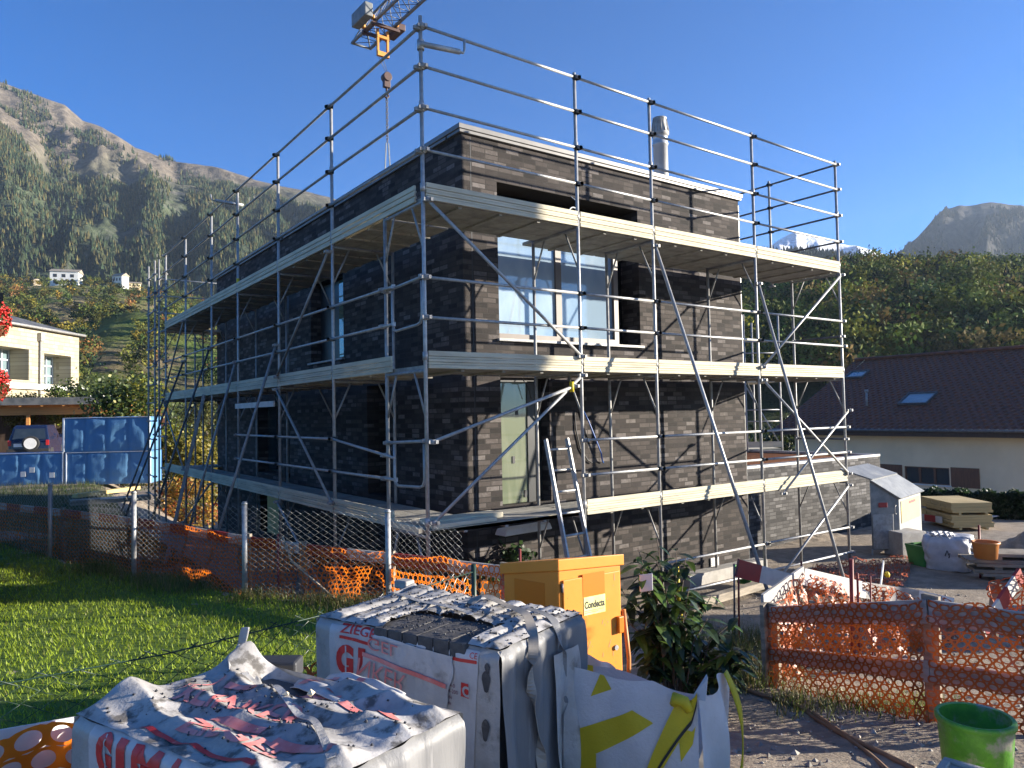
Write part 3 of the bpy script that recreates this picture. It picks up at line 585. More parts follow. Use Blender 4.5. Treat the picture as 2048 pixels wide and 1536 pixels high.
mb = MB(); mb.tube((1.56, 9.2, 2.0), (1.56, 9.2, 7.3), .045, 12); mb.tube((1.56, 9.2, 5.0), (1.56, 9.2, 5.8), .06, 12); mb.build('downpipe', 'steel_dark', hs_)
MB().box((1.80, 9.07, 1.9), (1.84, 9.33, 6.99)).build('recess_back', 'dark_frame', hs_)
mb = MB(); mb.box((6.9, 1.475, .26), (7.13, 1.497, .49))
for k in range(6): mb.box((6.92, 1.468, .285+.033*k), (7.11, 1.474, .300+.033*k))
mb.build('vent_grille', 'white_paint', hs_)
ch = MB(); cx, cy = 7.52, 3.0
ch.lathe([(.155, 7.4), (.155, 8.98), (.168, 8.985), (.168, 9.02), (.155, 9.025), (.155, 9.18), (.17, 9.185)], (cx, cy, 0), 28)
cm = ch.build('chimney', 'steel_chimney', hs_)
mb = MB(); mb.lathe([(.15, 9.17), (.19, 9.22), (.19, 9.25), (.135, 9.53), (.15, 9.55), (.15, 9.58), (.08, 9.60), (.001, 9.605)], (cx, cy, 0), 28)
for k in range(14):
    t = 2*math.pi*k/14; mb.tube((cx+0.193*math.cos(t), cy+0.193*math.sin(t), 9.26), (cx+.145*math.cos(t), cy+.145*math.sin(t), 9.55), .007, 5)
mb.build('cowl', 'galv_dull', cm)
mb = MB()
for k in range(5):
    p0 = np.array([2.9+.01*k, 1.46, 3.83]); 
mb.path([(2.57, 1.60, 3.95), (2.60, 1.52, 3.80), (2.66, 1.5, 3.72), (2.70, 1.5, 3.60), (2.73, 1.5, 3.52)], .008, 5)
mb.path([(3.60, 1.49, 3.32), (3.62, 1.48, 3.0), (3.70, 1.48, 2.7), (3.85, 1.47, 2.5), (3.95, 1.47, 2.45)], .012, 6)
mb.build('loose_cable', 'ink_black', hs_)
mb = MB(); mb.path([(3.75, 1.46, 3.35), (3.86, 1.44, 3.15), (4.0, 1.43, 2.85), (4.12, 1.43, 2.6), (4.16, 1.45, 2.48), (4.2, 1.47, 2.44)], .012, 8)
tag(mb.build('pipe', 'hose_blue'), 'short blue plastic pipe sticking out of the brick wall beside the ladder', 'pipe')
mb = MB(); mb.path([(3.52+.10*math.cos(t), 1.30, 6.52+.11*math.sin(t)) for t in np.linspace(.6, 7.2, 26)], .011, 6); mb.path([(3.60, 1.30, 6.60), (3.63, 1.33, 6.75), (3.60, 1.45, 6.86)], .008, 5)
tag(mb.build('cable_coil', 'white_paint'), 'loop of white cable hanging above the big upper window', 'cable')
mb = MB(); a = np.array([1.92, 1.25, 1.50]); mb.add([(1.93, 1.15, 1.50), (2.82, 1.15, 1.52), (2.86, 1.40, 1.52), (1.9, 1.40, 1.50), (1.96, 1.17, 1.60), (2.79, 1.17, 1.62), (2.83, 1.38, 1.62), (1.94, 1.38, 1.60)], [(0, 3, 2, 1), (4, 5, 6, 7), (0, 1, 5, 4), (1, 2, 6, 5), (2, 3, 7, 6), (3, 0, 4, 7)])
tag(mb.build('strip_light', 'white_paint', bevel=.02), 'white strip light hung under the lowest scaffold deck', 'lamp')
# annex with flat roof, to the right
an_ = thing('garage_annex', (12.5, 5, 0), 'low grey clinker garage annex with gravel roof edge beside the house', 'garage')
mb = MB(); wall_holes(mb, 8.17, 15.0, -.6, 1.97, [(14.55, 14.8, 1.2, 1.5)], lambda u, z, d: (u, 2.4+d, z), .2); wall_holes(mb, 2.4, 9.5, -.6, 1.97, [], lambda u, z, d: (15.0, u, z), .2)
mb.build('wall', 'clinker_grey', an_)
mb = MB(); mb.box((8.17, 2.4, 1.97), (15.02, 2.62, 2.03)); mb.box((14.8, 2.62, 1.97), (15.02, 9.5, 2.03)); mb.build('roof_edge', 'galv_dull', an_)
MB().box((8.17, 2.63, 1.6), (14.79, 9.4, 1.86)).build('roof', 'concrete', an_)
mb = MB()
for k in range(34): mb.tube((10.5+.12*k, 2.75, 1.96), (10.5+.12*k, 8.8, 1.96), .012, 5)
mb.build('rebar_mat', 'rust_mesh', an_)
mb = MB(); mb.box((14.56, 2.57, 1.2), (14.79, 2.59, 1.5)); mb.build('vent_opening', 'inner_shade', an_)
# ------------------------------------------------------------------ scaffold
sc = thing('scaffold', (4.5, 0, 0), 'galvanised tube scaffold with plank decks wrapped round the brick house', 'scaffold')
XR = [0, 2.454, 3.957, 6.485, 9.125]; YL = [0, 1.04, 2.79, 5.24, 7.77, 9.877, 12.485, 14.97]; LV = [1.93, 3.90, 5.93]; TOP = 8.07
def pole(x, y, z0, z1, m='galv', collars=()):
    mb = MB(); mb.tube((x, y, z0), (x, y, z1), .0245, 10)
    for z in collars: mb.tube((x, y, z-.05), (x, y, z+.05), .033, 10)
    mb.tube((x, y, z0), (x, y, z0+.02), .07, 10)
    return mb.build('pole', m, sc)
def couplers(pts):
    mb = MB()
    for x, y, z in pts: mb.tube((x, y, z-.028), (x, y, z+.028), .040, 8); mb.box((x+.015, y-.055, z-.02), (x+.05, y+.055, z+.022)); mb.box((x-.06, y-.02, z-.02), (x+.06, y+.02, z+.02))
    return mb
CO = []
def rail(p, q, m='galv', r=.0195, ext=0.0):
    mb = MB(); p = np.array(p, float); q = np.array(q, float); d = (q-p)/np.linalg.norm(q-p)
    mb.tube(p+d*.03, q-d*.03+d*ext, r, 8); mb.tube(p+d*.02, p+d*.10, r*.62, 6)
    if abs(d[2]) < .1:                       # flattened ends with a hole
        mb.box(q-np.array([.02, .02, .026])+d*ext, q+np.array([.02, .02, .026])+d*ext)
    CO.append(tuple(p)); CO.append(tuple(q)); return mb.build('guard_rail', m, sc)
def zb(x, y): return zg1(x, y)
for i, x in enumerate(XR): pole(x, 0, zb(x, 0), TOP+(.06 if i == 0 else 0), 'galv', (LV[0]+.1, LV[1]+.1, LV[2]+.1, LV[2]+1.1)); pole(x, 1.02, zb(x, 1), LV[2]-.02, 'galv_dull')
for i, y in enumerate(YL[2:]): pole(0, y, zb(0, y), TOP-.02, 'galv', (LV[0]+.1, LV[1]+.1, LV[2]+.1, LV[2]+1.1)); pole(1.0, y, zb(1, y), LV[2]-.02, 'galv_dull')
DK = dict(w=.30, t=.055)
def deck(p, q, inn, z, n=3, m='deck_top'):
    """planks from p to q (xy), n planks laid side by side towards inn"""
    p = np.array([*p, z]); q = np.array([*q, z]); i = np.array([*inn, 0.]); d = (q-p)/np.linalg.norm(q-p); mb = MB()
    for k in range(n):
        o = p+d*.02+i*(.03+.325*k); mb.frame(o-np.array([0, 0, .05]), q-p-d*.04, i*.31, (0, 0, .045))
        for s_ in np.arange(.5, np.linalg.norm(q-p)-.2, .62): mb.frame(o+d*s_-np.array([0, 0, .075]), d*.05, i*.31, (0, 0, .024))
    return mb.build('deck', m, sc)
def toe(p, q, out, z, h=.165, m='deck_wood', over=0):
    p = np.array([*p, z]); q = np.array([*q, z]); d = (q-p)/np.linalg.norm(q-p); o = np.array([*out, 0.]); mb = MB(); L = np.linalg.norm(q-p)-.05+over
    a = p+d*.03-np.array([0, 0, .045])+o*.002
    H = [(0, .045, .0), (.047, .03, -.008), (.079, .035, .003), (.116, .03, -.006), (.148, .062, .002)]   # grooved plank face, edge of the deck and board above it
    for z0, hh, off in H: mb.frame(a+o*off+np.array([0, 0, z0]), d*L, -o*.028, (0, 0, hh-.002))
    return mb.build('toe_board', m, sc, bevel=.003)
# south side
for i in range(4):
    for L, z in enumerate(LV):
        deck((XR[i], 0), (XR[i+1], 0), (0, 1), z, 4 if (L and i) else 3)
        if not (L == 0 and i == 0): toe((XR[i], -.03), (XR[i+1], -.03), (0, -1), z)
        if L == 1 or (L == 0 and i > 0):
            for h in (.56, 1.04) if L == 1 else (.50, .98): rail((XR[i], -.035, z+h), (XR[i+1], -.035, z+h), ext=.0)
        if L == 2:
            for h in (.55, 1.06, 1.57, 2.06): rail((XR[i], -.035, z+h), (XR[i+1], -.035, z+h))
for i in (2, 3):
    for z in (1.02, .55): rail((XR[i], -.035, z), (XR[i+1], -.035, z-.01))
mb = MB(); mb.frame((.05, .03, LV[0]-.05), (2.35, 0, 0), (0, .02, 0), (0, 0, .05)); mb.build('deck_edge', 'deck_wood', sc)
# west side
for i in range(1, 7):
    a, b = YL[i], YL[i+1]
    for L, z in enumerate(LV):
        deck((0, a), (0, b), (1, 0), z, 3)
        toe((-.03, b), (-.03, a), (-1, 0), z, over=.22 if (i == 1 and L < 2) else (0 if i > 1 else .9 if L == 2 else 0))
        if L < 2:
            for h in (.56, 1.04):
                if L == 0 and i >= 4: continue
                rail((-.035, b, z+h), (-.035, a, z+h-(.18 if L == 0 and i == 1 and h > 1 else 0)), ext=.3 if i == 1 else 0)
for z in (LV[2]+.55, LV[2]+1.06, LV[2]+1.57, LV[2]+2.06):
    rail((-.035, YL[2], z), (-.035, 0, z-.02), 'galv_dull')
    for i in range(2, 7): rail((-.035, YL[i+1], z), (-.035, YL[i], z), 'galv_dull')
# frames: transoms and knee braces
def frame_at(o, i_, n=1.0, z=0):
    o = np.array([*o, z-.075]); i_ = np.array([*i_, 0.]); mb = MB()
    mb.tube(o, o+i_*n, .021, 8); e = o+i_*n; up = np.array([0, 0, 1.])
    mb.tube(o-up*.58, o+i_*.27-up*.02, .014, 6); mb.tube(e-up*.58, e-i_*.27-up*.02, .014, 6)
    mb.build('transom', 'galv_dull', sc)
for z in LV:
    for x in XR: frame_at((x, 0), (0, 1), 1.02, z)
    for y in YL[2:]: frame_at((0, y), (1, 0), 1.0, z)
# diagonal braces
def brace(p, q, r=.0215, m='galv'): MB().tube(p, q, r, 8).build('brace', m, sc); CO.append(tuple(p)); CO.append(tuple(q))
yb = -.06
brace((0.03, yb, LV[2]-.06), (2.42, yb, LV[1]+.16)); brace((2.42, yb, LV[1]-.10), (.05, yb, LV[0]+.10)); brace((.03, yb-.03, LV[0]+1.05), (2.25, yb-.03, LV[1]-.25))
brace((9.10, yb, LV[2]-.10), (6.52, yb, LV[1]+.10)); brace((6.52, yb, LV[1]-.12), (9.10, yb, LV[0]+.10)); brace((9.10, yb-.05, LV[0]+1.3), (6.9, yb-.05, LV[0]-.1), .019)
brace((9.10, yb, LV[0]-.12), (6.55, yb, .25)); brace((3.957, -.05, LV[2]-.15), (3.957, -2.0, zb(3.957, -2)), .025); brace((6.485, -.05, LV[2]-.5), (6.485, -1.5, zb(6.485, -1.5)), .025)
xb = -.06
brace((xb, YL[2]+.03, LV[2]-.15), (xb, YL[3]-.03, LV[1]+.12), m='galv_dull'); brace((xb, YL[3], LV[1]-.1), (xb, YL[2], LV[0]+.1), m='galv_dull'); brace((xb, YL[3], LV[0]-.1), (xb, YL[2]+.2, .6), m='galv_dull')
for y, z1, dx in ((YL[3], LV[1]+.68, 1.35), (YL[4], LV[1]+.55, 1.15), (YL[5], LV[1]+1.0, 1.5), (YL[6], LV[1]+.9, 1.6), (YL[7], LV[1], 1.3)): brace((xb, y, z1), (xb-dx, y, zb(xb-dx, y)), .025, 'galv_dull' if y < 9 else 'steel_dark')
brace((xb, YL[6], LV[2]-.1), (xb, YL[7], LV[1]+.1), m='galv_dull'); brace((xb, YL[7], LV[1]-.1), (xb, YL[6], LV[0]+.1), m='galv_dull'); brace((xb, YL[5], LV[0]-.1), (xb, YL[6], .7), m='galv_dull')
# end guards at the corner
for z in (LV[0], LV[1]):
    rail((0, 1.02, z+1.02), (0, .02, z+1.06), 'galv'); mb = MB(); mb.path([(.02, .88, z+1.0), (.02, .88, z+.58), (.02, .84, z+.50), (.02, .78, z+.48), (.02, .22, z+.50), (.02, .14, z+.52), (.02, .1, z+.60), (.02, .1, z+1.02)], .018, 8); mb.build('end_guard', 'galv', sc)
MB().beam((-.1, .0, LV[0]+.02), (-.1, .98, LV[0]+.02), .05, .07).build('edge_beam', 'deck_wood', sc)
# bracket arms on the poles
mb = MB(); z = TOP-.30; mb.tube((-.02, -.03, z), (.50, -.09, z+.02), .034, 10); mb.path([(.48, -.09, z+.02), (.55, -.09, z+.02), (.57, -.09, z+.06), (.57, -.09, z+.19)], .016, 8); mb.tube((0, 0, z-.06), (0, 0, z+.06), .045, 10); mb.build('bracket_arm', 'galv', sc)
mb = MB(); z = LV[2]+1.80; mb.tube((.12, YL[4]+.02, z), (-.42, YL[4]+.05, z+.02), .032, 10); mb.path([(-.42, YL[4]+.05, z+.02), (-.5, YL[4]+.05, z+.02), (-.52, YL[4]+.05, z+.14)], .015, 8); mb.build('bracket_arm', 'galv', sc)
# right end and back returns
pe = onx(1537, 360, 9.125); pole(9.125, pe[1], LV[2]-.1, TOP, 'galv_dull')
for z in (LV[2]+.55, LV[2]+1.06, LV[2]+1.57, LV[2]+2.06): rail((9.13, 0, z), (9.13, pe[1], z), 'steel_dark'); rail((9.13, pe[1], z), (9.13, pe[1]+1.9, z), 'steel_dark')
for L in (0, 1): rail((9.13, 0, LV[L]+.75), (9.13, 1.02, LV[L]+.75), 'steel_dark')
for x in (0, 1.0, 3.6): pole(x, 15.95, zb(x, 16), TOP if x != 1 else LV[2], 'galv_dull')
pole(0, 15.0, zb(0, 15), TOP, 'galv_dull')
for z in (LV[2]+.55, LV[2]+1.06, LV[2]+1.57): rail((0, 15.98, z), (3.6, 15.98, z)); rail((0, 15.98, z-.03), (0, 15.0, z-.03))
for z in LV: deck((0, 15.9), (3.6, 15.9), (0, -1), z, 3); rail((0, 15.98, z+.9), (0, 15.0, z+.9))
for x, y in ((-.28, 15.95), (-.28, 15.0)): pole(x, y, zb(x, y), LV[2]+1.9, 'galv_dull')
for z in np.arange(1.2, 7.8, .52): rail((-.28, 15.97, z), (-.28, 15.0, z)) if z > 5.8 else brace((-.28, 15.97, z), (-.28, 15.0, z), .017, 'galv_dull')
for z in (2.9, 4.9, 6.9): brace((-.28, 15.0, z), (0, 15.0, z+.3), .018, 'galv_dull')
# coupling clamps: one mesh per side
CO.sort(key=lambda c_: depth(c_[0], c_[1]))
for c_ in CO[:99]: couplers([c_]).build('coupler', 'galv_dull', sc)
tag(couplers(CO[99:]).build('far_couplers', 'galv_dull', sc), kind='stuff')
mb = MB()
for p in ((.0, YL[4], LV[2]+.18), (2.2, -.09, LV[1]-.26)): mb.tube((p[0], p[1], p[2]-.07), (p[0], p[1], p[2]+.07), .032, 10)
mb.build('yellow_tape', 'bag_yellow', sc)
MB().beam((-.09, YL[3]+.03, LV[0]+1.62), (-.09, YL[4]-.12, LV[0]+1.62), .03, .10).build('striped_board', 'red_white', sc)
mb = MB(); mb.frame((.2, .25, LV[0]+.005), (1.1, .05, 0), (-.02, .28, 0), (0, 0, .07)); mb.frame((.10, .05, LV[0]+.003), (.95, .03, 0), (0, .16, 0), (0, 0, .05))
tag(mb.build('loose_planks', 'deck_wood', bevel=.004), 'two short planks lying at the corner of the lowest deck', 'planks')
# aluminium ladder at the corner bay
def ladder(p, q, wdt, n, m, label, side):
    p = np.array(p); q = np.array(q); s_ = np.array(side)*wdt/2; r = thing('ladder', p, label, 'ladder')
    for k in (-1, 1): MB().beam(p+s_*k, q+s_*k, .028, .062, np.cross(q-p, s_)).build('stile', m, r)
    for k in range(n): t = (k+.5)/n; MB().tube(p+(q-p)*t-s_, p+(q-p)*t+s_, .016, 8).build('rung', m, r)
ladder((2.02, -.62, zb(2, -.6)), (2.20, .26, 2.93), .42, 9, 'galv', 'aluminium ladder leaning against the lowest deck near the glazed door', (.96, .06, 0))
p = onx(408, 790, -.08); ladder((-1.0, 9.75, zb(-1, 9.75)), (-.08, p[1], p[2]), .42, 13, 'galv_dull', 'long grey ladder leaning on the far end of the left scaffold', (.25, .95, 0))
# separate small scaffold behind the annex
rt_ = thing('scaffold_tower', (15.2, 6, 0), 'distant sunlit scaffold bay standing behind the annex', 'scaffold')
a = np.array([14.75, 6.35]); b = np.array([15.65, 5.75]); dv = np.array([.55, .83])
for p in (a, b, a+dv*2.2, b+dv*2.2): MB().tube((*p, -.6), (*p, 6.2), .03, 8).build('pole', 'galv_dull', rt_)
for z in (.1, 2.0, 4.1):
    MB().frame((*a, z), (*(b-a), 0), (*(dv*2.2), 0), (0, 0, .06)).build('deck', 'deck_wood', rt_)
    MB().frame((*a, z+.1), (*(b-a), 0), (*(-dv*.03), 0), (0, 0, .18)).build('toe_board', 'deck_wood', rt_)
    for h in (.9, 1.25): MB().tube((*a, z+h), (*b, z+h), .02, 6).build('guard_rail', 'galv', rt_)
MB().tube((*a, 4.0), (*b, 2.1), .02, 6).build('brace', 'galv', rt_)
# ------------------------------------------------------------------ neighbour house on the right
UPV = np.array([0, 0, 1.])
nb = thing('neighbour_house', (21, 3, -.6), 'long low cream house with dark red tiled roof beyond the hedge', 'house')
E0 = ond(1548, 858, 42.0); E1 = ond(2048, 862, 31.5); dv = E1-E0; dv[2] = 0; Ln = np.linalg.norm(dv); dv /= Ln
pv = np.array([-dv[1], dv[0], 0]); pv = pv if pv @ FW > 0 else -pv
zE = float(E0[2]); Ln += 3
A = E0.copy(); A[2] = zE
wp = A+pv*.9+dv*.7
def nbp(u, z, d=0): return wp+dv*u+pv*d+UPV*(z-zE)
NU = Ln-1.4
wl_, wr_ = [float((ond(x, 940, t)-wp) @ dv) for x, t in ((1800, 22.6), (1915, 21.6))]
def u_at(px): # along the wall from a picture column
    d = ray(px, 930); n = pv; t = ((wp-CAM) @ n)/(d @ n); return float((CAM+d*t-wp) @ dv)
def z_at(px, py):
    d = ray(px, py); t = ((wp-CAM) @ pv)/(d @ pv); return float((CAM+d*t)[2])
wu0, wu1 = u_at(1808), u_at(1898); wz0, wz1 = z_at(1850, 968), z_at(1850, 934)
mb = MB(); wall_holes(mb, 0, NU, -3.2, zE+.05, [(wu0, wu1, wz0, wz1)], lambda u, z, d: nbp(u, z, d), .18)
W2 = 15.0
for u in (0, NU): mb.add([nbp(u, -3.2), nbp(u, zE+.05), nbp(u, zE+4.2, W2/2), nbp(u, zE+.05, W2), nbp(u, -3.2, W2)], [(0, 1, 2, 3, 4)])
mb.add([nbp(0, -3.2, W2), nbp(NU, -3.2, W2), nbp(NU, zE+.05, W2), nbp(0, zE+.05, W2)], [(0, 1, 2, 3)]); mb.build('wall', 'plaster', nb)
RH = 4.1; half = .9+W2/2
def rp(u, v, off=0):   # v 0 eaves .. 1 ridge on the near slope
    return A+dv*u+pv*(half*v)+UPV*(RH*v+off)
mb = MB(); nrow, ncol = 30, int(Ln/.36)
def tile(u, v):
    x = u*Ln; r = v*nrow; return rp(x, v, .028*math.sin(2*math.pi*x/.36)+.045*(1-(r % 1.0)) if r < nrow else 0)
vs = []; fs = []
for r in range(nrow):
    for e in (0.0, .985):
        for c in range(ncol*4+1):
            x = c/(ncol*4)*Ln; vs.append(rp(x, (r+e)/nrow, .03*math.sin(2*math.pi*x/.36+r*math.pi)+.04*(1-e)))
n = ncol*4+1
for k in range(nrow*2-1): fs += [(k*n+c, k*n+c+1, (k+1)*n+c+1, (k+1)*n+c) for c in range(n-1)]
mb.add(vs, fs); mb.add([rp(0, 1, .02), rp(Ln, 1, .02), rp(Ln, 1, .02)+pv*half-UPV*RH, rp(0, 1, .02)+pv*half-UPV*RH], [(0, 1, 2, 3)])
ro = mb.build('roof', 'roof_tile', nb)
mb = MB(); mb.tube(rp(0, 1, .06), rp(Ln, 1, .06), .12, 8); mb.build('ridge_cap', 'roof_tile', ro)
mb = MB(); mb.frame(A-UPV*.30, dv*Ln, pv*.06, UPV*.27); mb.frame(A-UPV*.31+pv*.06, dv*Ln, pv*.88, UPV*.03); mb.build('eaves_board', 'dark_wood', nb)
mb = MB(); mb.frame(A-UPV*.28, pv*half+UPV*RH, -dv*.05, UPV*.28); mb.build('barge_board', 'dark_wood', nb)
MB().tube(A-pv*.07-UPV*.02, A-pv*.07-UPV*.02+dv*Ln, .07, 8).build('gutter', 'steel_dark', nb)
def slope_uv(px, py):
    nn = np.cross(dv, pv*half+UPV*RH); d = ray(px, py); t = ((A-CAM) @ nn)/(d @ nn); P = CAM+d*t-A; return float(P @ dv), float((P @ pv)/half)
sn = np.cross(dv, pv*half+UPV*RH); sn /= np.linalg.norm(sn); sn = sn if sn[2] > 0 else -sn; sv = (pv*half+UPV*RH)
def skylight(px, py, wd, hv):
    u, v = slope_uv(px, py); o = rp(u, v)-dv*wd/2
    f = MB(); t = .07
    for a, b, c, d in ((0, wd, 0, .08), (0, wd, hv-.08, hv), (0, t, .08, hv-.08), (wd-t, wd, .08, hv-.08)):
        s1 = sv/np.linalg.norm(sv); f.frame(o+dv*a+s1*c+sn*.02, dv*(b-a), s1*(d-c), sn*.12)
    r = f.build('skylight', 'steel_dark', ro); s1 = sv/np.linalg.norm(sv)
    MB().frame(o+dv*t+s1*.08+sn*.05, dv*(wd-2*t), s1*(hv-.16), sn*.03).build('pane', 'glass_sky', r)
skylight(1824, 811, 1.5, 1.35); skylight(1706, 758, 1.2, 1.0)
u, v = slope_uv(1734, 812); mb = MB(); mb.tube(rp(u, v), rp(u, v)+UPV*.75, 0.06, 8); mb.tube(rp(u, v)+UPV*.75, rp(u, v)+UPV*.9, .10, 8); mb.build('vent_pipe', 'galv_dull', ro)
mb = MB(); wc = (wz0+wz1)/2
n3 = (wu1-wu0)/3
for a, b, c, d in ((wu0, wu1, wz1-.05, wz1), (wu0, wu1, wz0, wz0+.05), (wu0, wu0+.07, wz0+.05, wz1-.05), (wu1-.07, wu1, wz0+.05, wz1-.05), (wu0+n3-.05, wu0+n3+.05, wz0+.05, wz1-.05), (wu0+2*n3-.05, wu0+2*n3+.05, wz0+.05, wz1-.05)):
    mb.frame(nbp(a, c, .08), dv*(b-a), pv*.07, UPV*(d-c))
wnb = mb.build('window', 'brown_wood', nb)
for k in range(3): MB().frame(nbp(wu0+n3*k+.03, wz0+.05, .12), dv*(n3-.06), pv*.02, UPV*(wz1-wz0-.1)).build('pane', 'glass_dark', wnb)
mb = MB(); mb.frame(nbp(wu0-.1, wz0-.06, -.08), dv*(wu1-wu0+.2), pv*.2, UPV*.055); mb.build('sill', 'white_paint', wnb)
for a in (wu0-1.35, wu1+.08): MB().frame(nbp(a, wz0-.05, -.05), dv*1.25, pv*.045, UPV*(wz1-wz0+.1)).build('shutter', 'brown_wood', nb)
# hedge
def leafy(name, mats, P, size, cols, label, cat, parent=None, up=.2, aspect=1.6):
    C = np.array(cols)[rng.integers(len(cols), size=len(P))]*rng.uniform(.65, 1.3, (len(P), 1)); o = soup(name, leaf_quads(P, size, up, aspect), 4, mats, C, parent)
    return tag(o, label, cat) if label else o
_a = ond(1760, 979, 22.0); _b = ond(2090, 986, 20.0); hA = _a[:2].copy(); hB = _b[:2].copy()
n = 30000; t = rng.random(n); d2 = (hB-hA)/np.linalg.norm(hB-hA); nn2 = np.array([-d2[1], d2[0]]); o = rng.uniform(-1, 1, n); zz = rng.random(n)
face = rng.random(n); o = np.where(face < .6, np.sign(o)*(.42+.1*np.abs(o)), o*.5); zz = np.where(face < .6, zz, .9+.12*zz)
XY = hA+np.outer(t, hB-hA)+nn2*o[:, None]; hz = .62+.05*np.sin(t*40)+.02*np.sin(t*93)
base = zg(XY[:, 0], XY[:, 1]); P = np.stack([XY[:, 0], XY[:, 1], base+zz*hz+rng.normal(0, .03, n)], 1)
hd = thing('hedge', (17.5, 1, -.1), 'dark clipped conifer hedge in front of the cream house', 'hedge')
mb = MB(); mb.grid(lambda u, v: np.array([*(hA+(hB-hA)*u+nn2*(-.38+.76*v)), -.4+(.95 if .1 < v < .9 else 0)]), 40, 10); mb.build('hedge_core', 'bark', hd)
leafy('foliage', 'leaf', P, rng.uniform(.05, .10, n), [(.018, .040, .012), (.026, .055, .014), (.012, .028, .010)], None, None, hd)
# ------------------------------------------------------------------ things on the site at right
def R2(a): return np.array([math.cos(a), math.sin(a), 0]), np.array([-math.sin(a), math.cos(a), 0])
# galvanised steel hut with stepped lean-to roof
c0 = onz(1745, 1110, .2); c1 = onz(1802, 1108, .2); c2 = onz(1845, 1086, .2)
a1 = c1-c0; a1[2] = 0; a2 = c2-c1; a2[2] = 0
front = np.array([10.55, .35, .2])
hut = thing('steel_hut', (11, .2, .2), 'galvanised steel site hut with sloping two step roof', 'site hut')
ux = np.array([.92, -.38, 0]); uy = np.array([.38, .92, 0])   # ux: towards the right end, uy: away
o = c0+ (0, 0, .02); Lh, Wh = .62, .98
q1 = (c1-c0)/np.linalg.norm(c1-c0); q1[2] = 0; q2 = a2/np.linalg.norm(a2)
zt0 = 1.62; zt1 = 1.12    # heights left and right of the shed roof
L1 = np.linalg.norm(a1)*1.0; L2 = np.linalg.norm(a2)*1.0
def hp(u, v, z): return c0+a1*u+a2*v+UPV*z
mb = MB(); ztop = lambda u: 1.55-.38*u
for (u, v) in ((0, 0),): pass
mb.add([hp(0, 0, .1), hp(1, 0, .1), hp(1, 1, .1), hp(0, 1, .1), hp(0, 0, 1.55), hp(1, 0, 1.17), hp(1, 1, 1.17), hp(0, 1, 1.55)], [(0, 1, 5, 4), (2, 3, 7, 6), (3, 0, 4, 7), (4, 5, 6, 7), (1, 2, 6, 5)])
mb.build('body', 'hut_steel', hut, bevel=.004)
mb = MB(); mb.add([hp(-1.0, -.03, 1.80), hp(.12, -.03, 1.56), hp(.12, 1.04, 1.56), hp(-1.0, 1.04, 1.80)], [(0, 1, 2, 3)]); mb.add([hp(.05, -.05, 1.555), hp(1.1, -.05, 1.15), hp(1.1, 1.06, 1.15), hp(.05, 1.06, 1.555)], [(0, 1, 2, 3)])
mb.build('roof', 'hut_steel', hut, solid=.03)
MB().frame(hp(.08, -.02, .12), a1*.72, -q2*.012, UPV*.72).build('door', 'galv_dull', hut)
MB().frame(hp(.3, -.015, .98), a1*.30, -q2*.008, UPV*.10).build('sticker', 'red_paint', hut)
MB().frame(hp(1.01, .06, .62), q1*.012, a2*.86, UPV*.46).build('panel', 'ply_yellow', hut)
MB().frame(hp(1.012, .4, .98), q1*.014, a2*.3, UPV*.06).build('sticker', 'red_paint', hut)
for u, v in ((0, 0), (1, 0), (1, 1), (0, 1)): MB().tube(hp(u, v, -.15), hp(u, v, .12), .022, 6).build('foot', 'galv_dull', hut)
mb = MB(); mb.path([hp(.93, -.04, 1.02), hp(.93, -.09, 1.0), hp(.93, -.09, .86), hp(.93, -.04, .84)], .008, 5); mb.build('handle', 'galv_dull', hut)
# timber bundles by the hedge
def bundle(name, o, ex, ey, nl, th, m, label, gap=(), cat='timber stack', ragged=.04):
    o = np.array(o, float); r = thing(name, o, label, cat); z = 0
    for k in range(nl):
        if k in gap:
            for f in (.15, .8): MB().frame(o+ex*f-ey*.02+UPV*z, ex*.06, ey*1.04, UPV*.055).build('spacer', m, r)
            z += .055
        j = ex/np.linalg.norm(ex)*random.uniform(-ragged, ragged)+ey/np.linalg.norm(ey)*random.uniform(-ragged*.4, ragged*.4)
        mb = MB(); nbd = 6
        for q in range(nbd): mb.frame(o+j+ey*(q/nbd)+UPV*z+ex*random.uniform(-.01, .01), ex, ey*(1/nbd-.012), UPV*(th-.004))
        mb.build('board', m, r); z += th
    return r
p0 = onz(1885, 1062, .12); p1 = onz(1917, 1066, .12)
d_ = np.array([.62, -.78, 0])
bundle('timber_stack', onz(1906, 1060, .2), np.array([1.25, -.98, 0])*.62, np.array([.62, .78, 0])*1.5, 9, .062, 'timber', 'fresh yellow boards in a two tier stack in front of the hedge', (0, 5))
bundle('plank_pile', onz(1950, 1158, .26), np.array([1.5, -1.75, 0])*.9, np.array([.55, .42, 0])*.8, 5, .055, 'old_timber', 'low pile of weathered planks right of the white bulk bag', (0, 2, 4), ragged=.12)
